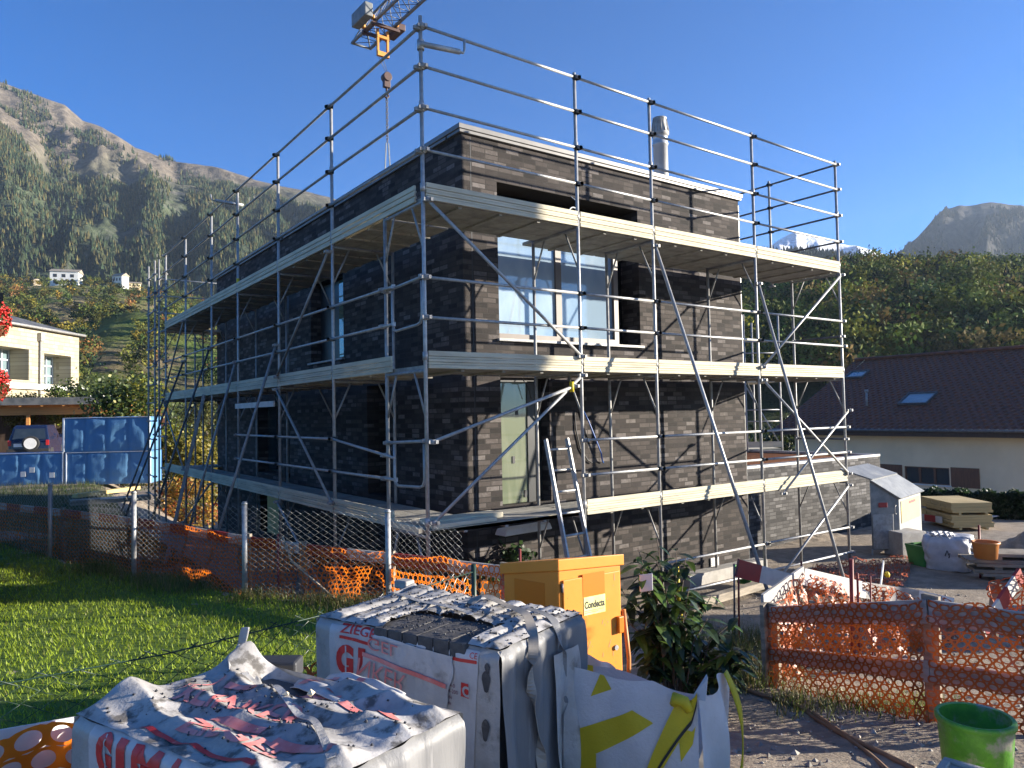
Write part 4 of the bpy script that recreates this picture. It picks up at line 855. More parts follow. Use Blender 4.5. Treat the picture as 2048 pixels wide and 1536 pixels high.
# big white bulk bag far
def bulk_bag(name, c, w_, h, ang, m, label, sag=.07, cat='bulk bag', seed=1.0):
    r = thing(name, c, label, cat); a, b = R2(ang); c = np.array(c, float); mb = MB()
    def f(u, v):
        t = u*2*math.pi; k = 5.0; x = math.copysign(abs(math.cos(t))**(2/k), math.cos(t)); y = math.copysign(abs(math.sin(t))**(2/k), math.sin(t))
        z = min(v/.78, 1.0); s_ = w_/2*(1+sag*math.sin(math.pi*min(z, 1))-.05*(1-z))
        if v > .78: s_ *= 1-.96*(v-.78)/.22; z = 1+.03*math.sin((v-.78)/.22*math.pi)
        P = c+a*x*s_+b*y*s_+UPV*h*z
        q = nz3(P, 3.2, seed)*.05+nz3(P, 9, seed)*.028-.03*max(0, .12-abs(nz3((P[0]*2.2, P[1]*2.2, P[2]*.7), 2.2, seed)))/.12; return P+(a*x+b*y)*q+UPV*q*.6
    mb.grid(f, 110, 50); mb.build('bag_body', m, r); return r, a, b
bc = onz(1934, 1141, .22)
r, a, b = bulk_bag('bulk_bag', bc+np.array([.05, .32, 0]), .76, .60, .25, 'bag_grey', 'full white bulk bag with a black print, tied shut at the top')
mb = MB(); cc = bc+np.array([.05, .32, .57])
for k in range(9):
    t = k*.7; p = cc+np.array([math.cos(t)*.16-.1, math.sin(t)*.15, .0]); mb.path([p, p+np.array([.03, .06, .06]), p+np.array([-.09, .07, .08]), p+np.array([-.13, -.01, .02])], [.02, .035, .03, .012], 6)
mb.build('bag_neck', 'bag_grey', r)
pr = MB()
for t0 in (0, 1, 2): 
    q = ond(1890+9*t0, 1112-3*t0, depth(bc[0]+.05, bc[1]+.32)-.46); pr.path([q, q+UPV*.10+RT*.04, q+RT*.08, q+RT*.07-UPV*.04], .008, 5)
pr.build('print', 'ink_black', r)
r, a, b = bulk_bag('sack', onz(1790, 1040, .2)+np.array([1.5, .2, 0]), .5, .42, .5, 'old_timber', 'small tan sack lying behind the white bulk bag', .1, 'sack')
# green bin, concrete block, orange tubs, mound, planks
def tub(name, c, r0, r1, h, m, label, cat, rim=.02, n=28, squash=1):
    r = thing(name, c, label, cat); mb = MB()
    mb.lathe([(.001, .012), (r0-.008, .012), (r1-.012, h-.01), (r1-.012, h)], c, n); mb.lathe([(.001, 0), (r0, 0), (r1, h-.035), (r1+rim*.3, h-.03), (r1+rim, h-.028), (r1+rim, h-.004), (r1+rim*.5, h+.004), (r1-.012, h)], c, n); mb.build('shell', m, r)
    return r
q = onz(1848, 1132, .2); r = thing('green_bin', q, 'square green plastic bin beside the white bulk bag', 'bin'); ea, eb = R2(-.35)
mb = MB(); h = .40; ws, wt = .17, .215
B_ = [q+ea*s1*ws+eb*s2*ws for s1, s2 in ((-1, -1), (1, -1), (1, 1), (-1, 1))]; T_ = [q+UPV*h+ea*s1*wt+eb*s2*wt for s1, s2 in ((-1, -1), (1, -1), (1, 1), (-1, 1))]
mb.add(B_+T_, [(0, 1, 5, 4), (1, 2, 6, 5), (2, 3, 7, 6), (3, 0, 4, 7), (3, 2, 1, 0)]); mb.build('shell', 'bin_green', r, solid=.012)
mb = MB()
for k in range(4): mb.beam(T_[k], T_[(k+1) % 4], .03, .035)
mb.build('rim', 'bin_green', r)
q = onz(1822, 1116, .2)+np.array([.25, .2, 0]); mb = MB(); mb.frame(q-ea*.3-eb*.2, ea*.62, eb*.5, UPV*.50); o = mb.build('stone_cube', 'concrete', bevel=.015); tag(o, 'rough concrete cube between the steel hut and the green bin', 'block')
tub('orange_tub', ond(1972, 1116, 12.5), .17, .20, .28, 'tub_orange', 'orange mortar tub half hidden by the earth mound', 'tub')
def mound(name, c, rx, ry, h, m, label, s=1.0):
    mb = MB(); c = np.array(c, float)
    def f(u, v):
        t = u*2*math.pi; rr = v; x = c[0]+rx*rr*math.cos(t); y = c[1]+ry*rr*math.sin(t)
        hh = h*(1-rr)**1.1*(1+.35*fbm(x, y, 1.6, s)); return np.array([x, y, zg1(x, y)-.04+max(0, hh+.12*h*fbm(x, y, 5, s+3))])
    mb.grid(f, 60, 24); return tag(mb.build(name, m), label, None, None, 'structure')
q = onz(2110, 1128, .3); mound('earth_mound', (q[0], q[1]+.3, 0), 1.35, 1.2, .85, 'soil', None)
q = onz(1680, 1085, .2); mound('earth_mound', (q[0], q[1]+.7, 0), 1.6, .6, .16, 'soil', None, 4)
def plank(name, p, q, w_, t, m, label, group=None, stripes=None, cat='plank'):
    p = np.array(p, float); q = np.array(q, float); d = q-p; L = np.linalg.norm(d); d /= L; r = thing(name, p, label, cat, group)
    h = np.cross(d, UPV); h /= np.linalg.norm(h); v = np.cross(h, d)
    MB().frame(p-h*t/2-v*w_/2, d*L, h*t, v*w_).build('board', m, r)
    for a, b in (stripes or []): MB().frame(p+d*L*a-h*(t/2+.003)-v*(w_/2+.003), d*L*(b-a), h*(t+.006), v*(w_+.006)).build('red_stripe', 'red_paint', r)
    return r
# ------------------------------------------------------------------ barrier pen of boards and orange net
def px3(px, py, D): return ond(px, py, D)
FLt, FLb = px3(1538, 1212, 6.6), px3(1545, 1385, 6.6); DVt, DVb = px3(1852, 1197, 5.4), px3(1862, 1452, 5.4); RTt, RTb = px3(2085, 1228, 4.8), px3(2085, 1540, 4.8)
BL = ond(1606, 1143, 7.5); BRp = ond(1835, 1188, 8.3); FR = ond(1905, 1200, 8.7)
for P in (FLb, DVb, RTb): P[2] = zg1(P[0], P[1])-.02
def lattice(name, lt, rt, lb, rb, label, wr=.02, seed=0, cu=.078, cv=.052, m='net_shaded', planks=True, hole=.68, cat='barrier', midb=True, topb=True, posts=True, seg=10):
    """net stretched over two boards between posts: the fence panel is one thing"""
    L = np.linalg.norm(np.asarray(rt)-lt); H = np.linalg.norm(np.asarray(lt)-lb)
    r = thing(name, (np.asarray(lb)+rb)/2, label, cat); d = (np.asarray(rt)-lt)/L; nrm = np.cross(d, UPV); nrm /= np.linalg.norm(nrm); nrm = nrm if nrm @ FW < 0 else -nrm
    def Pp(u, v, off): 
        t_ = lt+(rt-lt)*u; b_ = lb+(rb-lb)*u; return b_+(t_-b_)*v+nrm*off
    lt, rt, lb, rb = map(np.asarray, (lt, rt, lb, rb))
    mb = MB()
    def f(u, v):
        P = Pp(u, v, .03); q = nz3(P, 3.5, seed)*wr*2+nz3(P, 9, seed)*wr; sagz = -.02*math.sin(u*math.pi*3)*v
        return P+nrm*(q+.01)+UPV*(nz3(P, 4, seed+5)*wr*1.2+sagz)
    net(mb, f, max(4, int(L/cu)), max(4, int(H/cv)), hole, n=seg); mb.build('net', m, r)
    if planks:
        bands = ([(.80, .99)] if topb else [])+([(.33, .50)] if midb else [])
        for a, b in bands:
            mb = MB(); mb.add([Pp(0, a, 0), Pp(1, a, 0), Pp(1, b, 0), Pp(0, b, 0), Pp(0, a, -.025), Pp(1, a, -.025), Pp(1, b, -.025), Pp(0, b, -.025)], [(0, 1, 2, 3), (7, 6, 5, 4), (0, 4, 5, 1), (1, 5, 6, 2), (2, 6, 7, 3), (3, 7, 4, 0)]); mb.build('board', 'grey_timber', r)
    for u in (0.0, 1.0) if posts else ():
        p = Pp(u, 0, -.05); q = Pp(u, 1.02, -.05); MB().beam(p, q, .11, .035, nrm).build('post', 'old_timber', r)
    return r
lattice('safety_fence', FLt, DVt, FLb, DVb, 'orange net barrier over boards, panel left of the upright plank', .022, 1.0)
lattice('safety_fence', DVt+(DVt-FLt)*.012, RTt, DVb, RTb, 'orange net barrier over boards, panel running out at the right edge', .018, 2.0)
BLb = BL.copy(); BLb[2] = zg1(*BL[:2]); BRb = BRp.copy(); BRb[2] = zg1(*BRp[:2]); FRb = FR.copy(); FRb[2] = zg1(*FR[:2])
lattice('safety_fence', BL, BRp, BLb, BRb, 'crumpled orange net along the far side of the pen', .05, 3.0, planks=False)
lattice('safety_fence', FLt, BL, FLb, BLb, 'crumpled orange net along the left side of the pen', .05, 4.0, planks=False)
lattice('safety_fence', BRp, FR, BRb, FRb, 'orange net hanging low at the right of the pen', .05, 6.0, planks=False)
plank('plank', FLt+np.array([.02, .08, .0]), BL-UPV*.03, .17, .025, 'grey_timber', 'white plank along the left side of the pen, its shade put into grey')  # white board; the grey material carries the shade on its inner side
plank('plank', BL-UPV*.05, BL+(BRp-BL)*.52-UPV*.07, .17, .025, 'white_paint', 'white board from the back corner of the pen, shadow stripe across it')
plank('plank', BL+(BRp-BL)*.50-UPV*.07, BRp-UPV*.04, .17, .024, 'grey_timber', 'grey board lapped on the white board at the back of the pen')
plank('plank', BRp-UPV*.03, FR-UPV*.05, .15, .024, 'white_paint', 'short pale board at the right end of the pen')
plank('warning_board', ond(1474, 1136, 8.1), ond(1602, 1170, 8.6), .19, .025, 'red_white', 'red and white warning board left of the pen', None, [(0, .34), (.86, 1)], 'warning board')
plank('warning_board', ond(1965, 1262, 7.2), ond(2042, 1148, 7.6), .15, .025, 'red_white', 'red and white board leaning steeply at the right edge', None, [(.02, .16), (.45, .66), (.86, 1)], 'warning board')
def rod(px, y0, y1, D, label, m='rod_red', r=.012):
    p = ond(px, y0, D); p[2] = min(p[2], zg1(p[0], p[1])); q = ond(px+1, y1, D); tag(MB().tube(p-UPV*.05, (p[0]*.2+q[0]*.8, p[1]*.2+q[1]*.8, q[2]), r, 7).build('steel_rod', m), label, 'rod')
rod(1477, 1260, 1118, 8.6, 'dark red steel rod standing by the red and white warning board'); rod(1468, 1250, 1128, 8.9, 'short dark rod left of the red steel rod', 'steel_dark')
rod(1702, 1215, 1118, 7.3, 'red sleeve at the foot of the scaffold pole in the pen', r=.022); rod(1714, 1190, 1146, 7.4, 'thin red rod in the middle of the pen'); rod(1740, 1190, 1152, 7.4, 'thinnest red rod behind the pen boards', r=.008); rod(1602, 1160, 1122, 9.2, 'red rod beyond the back corner of the pen')
rod(1957, 1075, 1050, 13, 'lone red rod by the plank heap near the hedge', r=.02)
lattice('safety_fence', ond(1985, 1170, 7.9), ond(2075, 1130, 7.4), ond(1978, 1275, 7.9), ond(2075, 1290, 7.4), 'bunched orange net behind the leaning warning board', .10, 7.0, planks=False, cat='barrier')
# collapsed net and odds and ends between scaffold and pen
mb = MB(); p = onz(1600, 1150, .55); f0 = onz(1560, 1160, .6); f1 = onz(1800, 1155, .5); f2 = onz(1680, 1110, .3)
def lay(u, v):
    P = f0+(f1-f0)*u+(onz(1640, 1118, .35)-f0)*v; P[2] = zg1(P[0], P[1])+.05+.16*abs(nz3(P, 2.2, 3))+.05*nz3(P, 7, 1); return P
net(mb, lay, 24, 16, .72); tag(mb.build('fallen_net', 'net_shaded'), 'orange net lying crumpled on the ground behind the pen', 'net')
mb = MB(); q = onz(1700, 1115, .25); mb.path([q+np.array([math.cos(t)*.0, 0, 0]) for t in (0,)]*1+[q], .01, 4) if False else None
q = onz(1775, 1170, .35); tag(MB().lathe([(.001, .0), (.035, .01), (.045, .05), (.03, .09), (.001, .1)], q+UPV*.12, 12).build('yellow_cap', 'bag_yellow'), 'small yellow protective cap on a stub beyond the pen', 'cap')
plank('plank', onz(1760, 1185, .45)+UPV*.02, onz(1768, 1150, .45)+UPV*.22, .06, .02, 'white_paint', 'pointed white stake beyond the pen')
tub('bucket', onz(1488, 1165, .3), .12, .15, .28, 'bin_green', 'dark green bucket at the right foot of the brick house', 'bucket')
plank('kerb_beam', onz(1395, 1212, .38)+UPV*.04, onz(1560, 1163, .33)+UPV*.04, .12, .14, 'old_timber', 'timber beam lying along the foot of the scaffold', None, None, 'beam')
mb = MB(); mb.frame(onz(1380, 1170, .3)-UPV*.05, np.array([2.2, 0, 0]), np.array([0, .25, 0]), UPV*.2); tag(mb.build('concrete_sill', 'concrete'), 'pale concrete strip at the base of the brick wall', 'concrete strip')
for k, (x, y, lb_) in enumerate(((1985, 1000, ''),)): pass
plank('plank', onz(1965, 1040, .12)+UPV*.1, onz(2040, 1032, .12)+UPV*.1, .03, .35, 'white_paint', 'pale sheet lying near the hedge')
plank('warning_board', onz(1836, 1052, .15)+UPV*.25, onz(1885, 1060, .15)+UPV*.25, .16, .025, 'red_white', 'red and white board low behind the timber stack', None, [(.3, .75)], 'warning board')
# hoses
def hose(pts, r, m, label):
    P = [onz(x, y, 0.0) for x, y in pts]; out = []
    for (x, y) in pts:
        z = 1.0
        for _ in range(6): q = onz(x, y, z); z = zg1(q[0], q[1])
        out.append(np.array([q[0], q[1], z+r*.9]))
    sm = []
    for i in range(len(out)-1):
        p0 = out[max(i-1, 0)]; p1 = out[i]; p2 = out[i+1]; p3 = out[min(i+2, len(out)-1)]
        for t in np.linspace(0, 1, 8, endpoint=False): 
            w_ = .5*((2*p1)+(-p0+p2)*t+(2*p0-5*p1+4*p2-p3)*t*t+(-p0+3*p1-3*p2+p3)*t**3); w_[2] = zg1(w_[0], w_[1])+r*.9; sm.append(w_)
    tag(MB().path(sm+[out[-1]], r, 8).build('hose', m), label, 'hose')
hose([(1450, 1352), (1500, 1385), (1580, 1410), (1640, 1440), (1700, 1480), (1760, 1510), (1830, 1545)], .018, 'hose_brown', 'thick brown hose running forward past the barrier to the front edge')
hose([(1560, 1386), (1610, 1425), (1680, 1470), (1730, 1505), (1790, 1560)], .013, 'hose_brown', 'thinner brown hose alongside the thick one')
hose([(1538, 1300), (1500, 1325), (1462, 1342), (1500, 1343), (1540, 1322)], .016, 'hose_red', 'reddish hose looping out from the barrier corner')
hose([(1440, 1402), (1480, 1372), (1520, 1350), (1545, 1345)], .013, 'hose_red', 'thin reddish hose crossing below the loop')
# front bucket and block
bk_ = tub('bucket', np.array([.065, -5.83, 1.26]), .158, .18, .36, 'bucket_green', 'bright green builder bucket with dried mortar, bottom right', 'bucket', .012, 40)
mb = MB(); c = np.array([.065, -5.83, 1.58]); mb.path([c+np.array([-.19, .0, 0]), c+np.array([-.20, -.03, -.06]), c+np.array([-.14, -.14, -.10]), c+np.array([0, -.2, -.12]), c+np.array([.14, -.14, -.10]), c+np.array([.2, -.03, -.06]), c+np.array([.19, 0, 0])], .004, 5) if False else None
q = ond(1888, 1512, 3.72); q2 = ond(2075, 1512, 3.45); d = q2-q; L = np.linalg.norm(d); d /= L; d[2] = 0; nn = np.array([-d[1], d[0], 0]); nn = nn if nn @ FW < 0 else -nn
mb = MB(); mb.frame(np.array([q[0], q[1], 1.15]), d*L, nn*.3, UPV*(q[2]-1.15-.02)); mb.frame(np.array([q[0], q[1], q[2]-.02]), d*L, nn*.035, UPV*.02); mb.frame(np.array([q[0], q[1], q[2]-.02])+nn*.035, d*.04, nn*.26, UPV*.02)
tag(mb.build('mortar_trough', 'concrete', bevel=.006), 'grey concrete trough cut off by the bottom right corner', 'trough')
# ------------------------------------------------------------------ left background
def pack(c, ex, ey, h, label, seed, paper=True):
    r = thing('insulation_pack', c, label, 'insulation pack', 'blue wrapped insulation packs'); c = np.array(c, float); mb = MB()
    nx = ex/np.linalg.norm(ex); ny = ey/np.linalg.norm(ey)
    def f(side, u, v):
        if side == 0: P = c+ex*u+UPV*h*v; n = -ny
        elif side == 1: P = c+ex+ey*u+UPV*h*v; n = nx
        elif side == 2: P = c+ex*(1-u)+ey+UPV*h*v; n = ny
        elif side == 3: P = c+ey*(1-u)+UPV*h*v; n = -nx
        else: P = c+ex*u+ey*v+UPV*h; n = UPV
        e = min(u, 1-u, v, 1-v); q = nz3(P, 2.5, seed)*.05+nz3(P, 9, seed)*.015; groove = -.04*math.exp(-((u*4) % 1-.5)**2*0) if False else 0
        k = abs(((u*4+.5) % 1)-.5); q -= .05*math.exp(-(k/.05)**2)
        return P+n*(q*min(1, e*12)-.03*(1-min(1, e*12)))
    for s_ in range(5): mb.grid(lambda u, v: f(s_, u, v), 36, 16)
    mb.build('foil', 'insul_blue', r)
    mb = MB(); mb.frame(c+UPV*h*.985-ny*.01, ex, ny*.10, UPV*.03); mb.frame(c-nx*.03-ny*.01, nx*.07, ny*.08, UPV*h); mb.frame(c+ex-nx*.04-ny*.01, nx*.05, ny*.06, UPV*h*.98); mb.build('foil_edge', 'foil_pale', r, bevel=.01)
    if paper:
        for u, v in ((.2, .22), (.52, .30), (.62, .42), (.85, .25)): MB().frame(c+ex*u+UPV*h*v-ny*.05, nx*.18, -ny*.01, UPV*.2).build('paper_label', 'white_paint', r)
    return r
pa = onz(131, 971, .84); pb = onz(301, 966, .84); ex = pb-pa; ex[2] = 0; eyv = np.array([-ex[1], ex[0], 0]); eyv = eyv/np.linalg.norm(eyv)*1.3
hh = 1.26
pack(pa, ex, eyv, hh, 'blue wrapped insulation pack on the grass, under the top one', 1.0, False); pack(pa-ex*.03+UPV*(hh+.03), ex*1.02, eyv, hh+.06, 'blue wrapped insulation pack on top of another, streaky film', 2.0, False)
pack(pa-ex*1.03-eyv*.0, ex*1.0, eyv, hh+.02, 'blue wrapped insulation pack at the left edge with paper labels', 3.0)
# timber lying behind the fence
plank('plank', onz(150, 995, .84)+UPV*.05, onz(275, 978, .84)+UPV*.05, .12, .25, 'ply_yellow', 'yellow formwork plank on the grass before the insulation packs')
plank('plank', onz(140, 1012, .7)+UPV*.1, onz(300, 1000, .7)+UPV*.1, .16, .4, 'old_timber', 'stack of old planks behind the chain link fence')
plank('pipe', onz(200, 1012, .75)+UPV*.22, onz(262, 1008, .75)+UPV*.22, .05, .05, 'white_paint', 'white pipe lying on the old planks', None, None, 'pipe')
q = onz(120, 1003, .8); 
# carport with timber beam
cp = thing('carport', (0, 37, 1.4), 'timber carport with dark roof edge and orange wooden beam', 'carport')
cA = ond(-260, 797, 36.5); cB = ond(313, 803, 41.0); d = cB-cA; d[2] = 0; Lc = np.linalg.norm(d); d /= Lc; nn = np.array([-d[1], d[0], 0]); nn = nn if nn @ FW > 0 else -nn
zr = 3.3+(844-794)/FPX*40
def cpp(u, v, z): return np.array([cA[0], cA[1], 0])+d*u+nn*v+UPV*z
MB().frame(cpp(0, 0, zr-.42), d*Lc, nn*.05, UPV*.40).build('fascia', 'fascia', cp); MB().frame(cpp(0, .05, zr-.10), d*Lc, nn*7, UPV*.08).build('roof', 'fascia', cp)
MB().frame(cpp(0, .9, zr-.95), d*Lc, nn*.16, UPV*.42).build('beam', 'beam_wood', cp)
for k in range(int(Lc/1.0)): MB().frame(cpp(.3+k*1.0, .06, zr-.50), d*.10, nn*6.5, UPV*.18).build('rafter', 'beam_wood', cp)
MB().frame(cpp(0, 6.8, .8), d*Lc, nn*.08, UPV*(zr-1.25)).build('back_wall', 'dark_wood', cp)
for u in (.4, Lc*.5, Lc-.3): MB().frame(cpp(u, .9, .8), d*.16, nn*.16, UPV*(zr-1.6)).build('post', 'beam_wood', cp)
MB().frame(cpp(Lc*.68, 4.0, .8), d*Lc*.34, nn*.08, UPV*(zr-1.35)).build('side_screen', 'brown_wood', cp)
# dark blue off roader seen from behind
cw = ond(57, 888, 36.0); gz_ = 3.3-(911-844)/FPX*36-.25
car = thing('parked_car', (cw[0], cw[1], gz_), 'dark blue off road car with white spare wheel cover, parked under the carport', 'car')
fa = np.array([d[0], d[1], 0]); ba = nn   # fa: to the right, ba: forward
def cq(x, y, z): return np.array([cw[0], cw[1], gz_])+fa*x+ba*y+UPV*z
mb = MB(); prof = [(0, .42), (.02, .95), (.12, 1.02), (.30, 1.66), (.5, 1.78), (2.2, 1.78), (2.75, 1.15), (3.9, 1.02), (4.0, .5)]
wv = [.86, .86, .86, .74, .66, .66, .80, .84, .84]; vs = []
for (y, z), w_ in zip(prof, wv): vs += [cq(-w_, y, z), cq(w_, y, z)]
vs += [cq(-.84, 0.05, .35), cq(.84, .05, .35), cq(-.84, 3.95, .35), cq(.84, 3.95, .35)]
N = len(prof); fs = [(2*i, 2*i+1, 2*i+3, 2*i+2) for i in range(N-1)]+[(2*N, 2*N+1, 1, 0), (2*N-2, 2*N-1, 2*N+3, 2*N+2), tuple([2*N+2, 2*N]+[2*i for i in range(N)]), tuple([2*N+1, 2*N+3]+[2*i+1 for i in range(N-1, -1, -1)])]
mb.add(vs, fs); body = mb.build('body', 'car_blue', car, bevel=.05)
mb = MB(); mb.add([cq(-.70, .115, 1.08), cq(.70, .115, 1.08), cq(.62, .275, 1.60), cq(-.62, .275, 1.60)], [(0, 1, 2, 3)]); mb.build('rear_window', 'car_glass', car, solid=.02)
for s_ in (-1, 1):
    MB().frame(cq(s_*.80-.07, -.02, .78), fa*.14, ba*.05, UPV*.26).build('tail_light', 'lamp_red', car, bevel=.01)
    for y in (.75, 3.2):
        wl = MB(); c_ = cq(s_*.74, y, .36); wl.tube(c_-fa*.11, c_+fa*.11, .36, 20); wl.build('wheel', 'rubber', car)
    mr_ = MB().frame(cq(s_*.98-.1, 2.2, 1.12), fa*.2, ba*.1, UPV*.16).build('mirror', 'car_blue', car, bevel=.02)
mb = MB(); mb.tube(cq(.12, -.22, .88), cq(.12, .0, .88), .36, 24); sw = mb.build('spare_wheel', 'rubber', car)
MB().tube(cq(.12, -.245, .88), cq(.12, -.215, .88), .27, 24).build('wheel_cover', 'white_paint', sw)
MB().frame(cq(-.62, -.03, .72), fa*.42, ba*.02, UPV*.16).build('number_plate', 'white_paint', car); MB().frame(cq(-.9, -.1, .42), fa*1.8, ba*.2, UPV*.2).build('bumper', 'rubber', car, bevel=.03)
# pale stone building with deep windows
bb = thing('stone_building', (1, 58, 1), 'pale stone block building with deep set windows and metal roof', 'building')
K0 = ond(158, 672, 60); K1 = ond(-10, 640, 50.5); d3 = K1-K0; d3[2] = 0; L3 = np.linalg.norm(d3)*1.6; d3 /= np.linalg.norm(d3); n3_ = np.array([-d3[1], d3[0], 0]); n3_ = n3_ if n3_ @ FW > 0 else -n3_
zT = float(K0[2])
def bp(u, z, v=0): return np.array([K0[0], K0[1], 0])+d3*u+n3_*v+UPV*z
def bu(px, py):
    dd = ray(px, py); t = ((np.array([K0[0], K0[1], 0])-CAM) @ n3_)/(dd @ n3_); P = CAM+dd*t; return float((P-np.array([K0[0], K0[1], 0])) @ d3), float(P[2])
(w1u, w1t), (w1v, w1b) = bu(142, 713), bu(88, 768); (w2u, w2t), (w2v, w2b) = bu(58, 699), bu(-2, 757)
mb = MB(); HB = [(w1u, w1v, w1b, w1t), (w2u, w2v, w2b, w2t), (w2v+2.2, w2v+7, w2b, w2t)]
wall_holes(mb, 0, L3, 1.0, zT, HB, lambda u, z, v: bp(u, z, v), 1.6); mb.add([bp(0, 1), bp(0, zT), bp(0, zT, 14), bp(0, 1, 14)], [(0, 1, 2, 3)])
mb.build('wall', 'stone_block', bb)
for a, b, c, e in HB:
    f = MB(); nv = 4; nh = 3
    for k in range(nv+1): u = a+(b-a)*k/nv; f.frame(bp(u-.06, c, 1.45), d3*.12, n3_*.1, UPV*(e-c))
    for k in range(nh+1): f.frame(bp(a, c+(e-c)*k/nh-.06, 1.47), d3*(b-a), n3_*.06, UPV*.12)
    fo = f.build('window', 'window_grey', bb); MB().frame(bp(a, c, 1.56), d3*(b-a), n3_*.03, UPV*(e-c)).build('pane', 'glass_sky', fo)
mb = MB(); mb.add([bp(-.15, zT+.02, -.3), bp(L3, zT+.02, -.3), bp(L3, zT+2.4, 5), bp(-.15, zT+2.4, 5) if False else bp(3.0, zT+1.6, 5), ], [(0, 1, 2, 3)]); mb.build('roof', 'fascia', bb, solid=.12)
MB().tube(bp(-.2, zT+.02, -.4), bp(L3, zT+.02, -.4), .10, 8).build('gutter', 'galv_dull', bb)
gu, gz2 = bu(78, 690); mb = MB(); mb.tube(bp(gu, 4, -.12), bp(gu, zT-.9, -.12), .07, 8); mb.frame(bp(gu-.2, zT-.9, -.3), d3*.4, n3_*.3, UPV*.6); mb.build('downpipe', 'galv_dull', bb)
MB().frame(bp(w1u-1.2, w1b-.45, -.35), d3*9, n3_*.35, UPV*.38).build('sill_band', 'white_paint', bb)
MB().frame(bp(-2.6, 3.2, -4), d3*8.5, n3_*.3, UPV*2.15).build('terrace_parapet', 'white_paint', bb)
mb = MB(); mb.frame(bp(9, zT+2.2, 4.5), d3*4.5, n3_*4, UPV*1.2); mb.build('roof_light', 'glass_sky', bb)
# chalet edge with hanging geraniums at the far left
ch_ = thing('chalet', (-5.0, 6.5, 1), 'dark timber chalet whose roof edge pokes in at the left border', 'house')
p = ond(0, 560, 7.9); a = np.array([RT[0], RT[1], 0])
fv = ray(-60, 600); fv[2] = 0; fv /= np.linalg.norm(fv)
MB().frame(np.array([p[0], p[1], 1.0])-a*3.05, a*3.0, fv*4, UPV*3.6).build('wall', 'dark_wood', ch_)
p0 = ond(7, 604, 7.8); p1 = ond(4, 468, 8.0); MB().frame(np.array([p0[0], p0[1], p0[2]])-a*1.6, a*1.6, fv*.9, UPV*.10).build('balcony', 'dark_wood', ch_)
mb = MB(); mb.frame(p1-a*2.2+UPV*.35, a*2.17-UPV*.33, fv*4.5, UPV*.14); mb.frame(p1-a*.10-UPV*.75, a*.08, fv*.1, UPV*.75); mb.build('roof', 'dark_wood', ch_)
def flowers(px, py, rx, rz, label):
    rx *= .62; rz *= .62; c = ond(px, py, 7.4); r = thing('flower_basket', c-UPV*rz, label, 'flower basket'); n = 900
    dd = rand_dirs(n)*np.array([rx, rx, rz])*(rng.random((n, 1))**.25)*rng.uniform(.85, 1.1, (n, 1)); P = c+dd
    C = np.ones((n, 3))*rng.uniform(.6, 1.2, (n, 1)); soup('petals', leaf_quads(P, rng.uniform(.015, .03, n), 0, 1.1), 4, 'petals', C, r)
    P = c+rand_dirs(350)*np.array([rx, rx, rz])*.85; soup('leaves', leaf_quads(P, .028, 0, 1.2), 4, 'leaf', np.array([(.05, .09, .02)])*rng.uniform(.6, 1.3, (350, 1)), r)
    MB().lathe([(.001, -.0), (.06, .01), (.085, .10), (.09, .11)], c-UPV*rz*.9, 14).build('pot', 'brown_wood', r)
flowers(-4, 640, .19, .30, 'upper basket of red geraniums on the chalet'); flowers(-6, 768, .19, .28, 'lower basket of red geraniums on the chalet')
# ------------------------------------------------------------------ trees at left
def tree(name, base, h, cr, n, leaf, cols, label, trunk_h=.35, group=None, blobs=11, seed=0, cat='tree'):
    base = np.array(base, float); r = thing(name, base, label, cat, group); rs = random.Random(seed); mb = MB()
    top = base+UPV*h*.8; mb.path([base-UPV*.2, base+UPV*h*.3+RT*.05*h*rs.uniform(-1, 1), top], [h*.022, h*.016, h*.004], 7); cs = []
    for k in range(blobs):
        t = rs.uniform(trunk_h, .95); ang = rs.uniform(0, 6.28); rad = cr*(1-.55*abs(t-.55)*1.6)*rs.uniform(.35, .95)
        c = base+np.array([math.cos(ang)*rad, math.sin(ang)*rad, h*t]); cs.append(c); s0 = base+UPV*h*t*.65
        mb.path([s0, (s0+c)/2+UPV*.05*h, c], [h*.008, h*.005, h*.002], 5)
    mb.build('trunk', 'bark', r); cs = np.array(cs)
    ix = rng.integers(len(cs), size=n); P = cs[ix]+rng.normal(size=(n, 3))*np.array([cr*.24, cr*.24, h*.085])
    tw = rng.random(len(cs))[ix]; C = np.array(cols)[np.clip((tw*len(cols)*.7+rng.random(n)*len(cols)*.5).astype(int), 0, len(cols)-1)]*rng.uniform(.7, 1.3, (n, 1))
    soup('crown', leaf_quads(P, rng.uniform(.7, 1.3, n)*leaf, .0, 1.5), 4, 'leaf', C, r); return r
def at_g(px, D): q = ond(px, 840, D); q[2] = zg1(q[0], q[1]); return q
YG = [(.14, .18, .025), (.20, .22, .03), (.32, .29, .035), (.09, .13, .022), (.055, .085, .018)]; YE = [(.30, .22, .025), (.36, .28, .03), (.20, .18, .03), (.13, .13, .025)]
tree('fruit_tree', at_g(272, 32.5), 4.9, 1.9, 7500, .11, YG, 'round yellow green fruit tree beside the carport end', .30, blobs=16, seed=1)
tree('fruit_tree', at_g(392, 33), 4.6, 1.5, 5500, .11, YE, 'golden autumn tree glowing through the far end of the scaffold', .22, blobs=14, seed=2)
tree('dark_tree', at_g(196, 47), 6.0, 2.2, 5200, .14, [(.03, .05, .015), (.045, .065, .018), (.06, .085, .02)], 'dark green tree right of the pale stone building', .2, blobs=13, seed=3)
tree('dark_tree', at_g(240, 52), 5.6, 2.2, 4200, .14, [(.03, .055, .016), (.05, .065, .018)], 'darker tree behind the fruit tree', .2, blobs=12, seed=4)
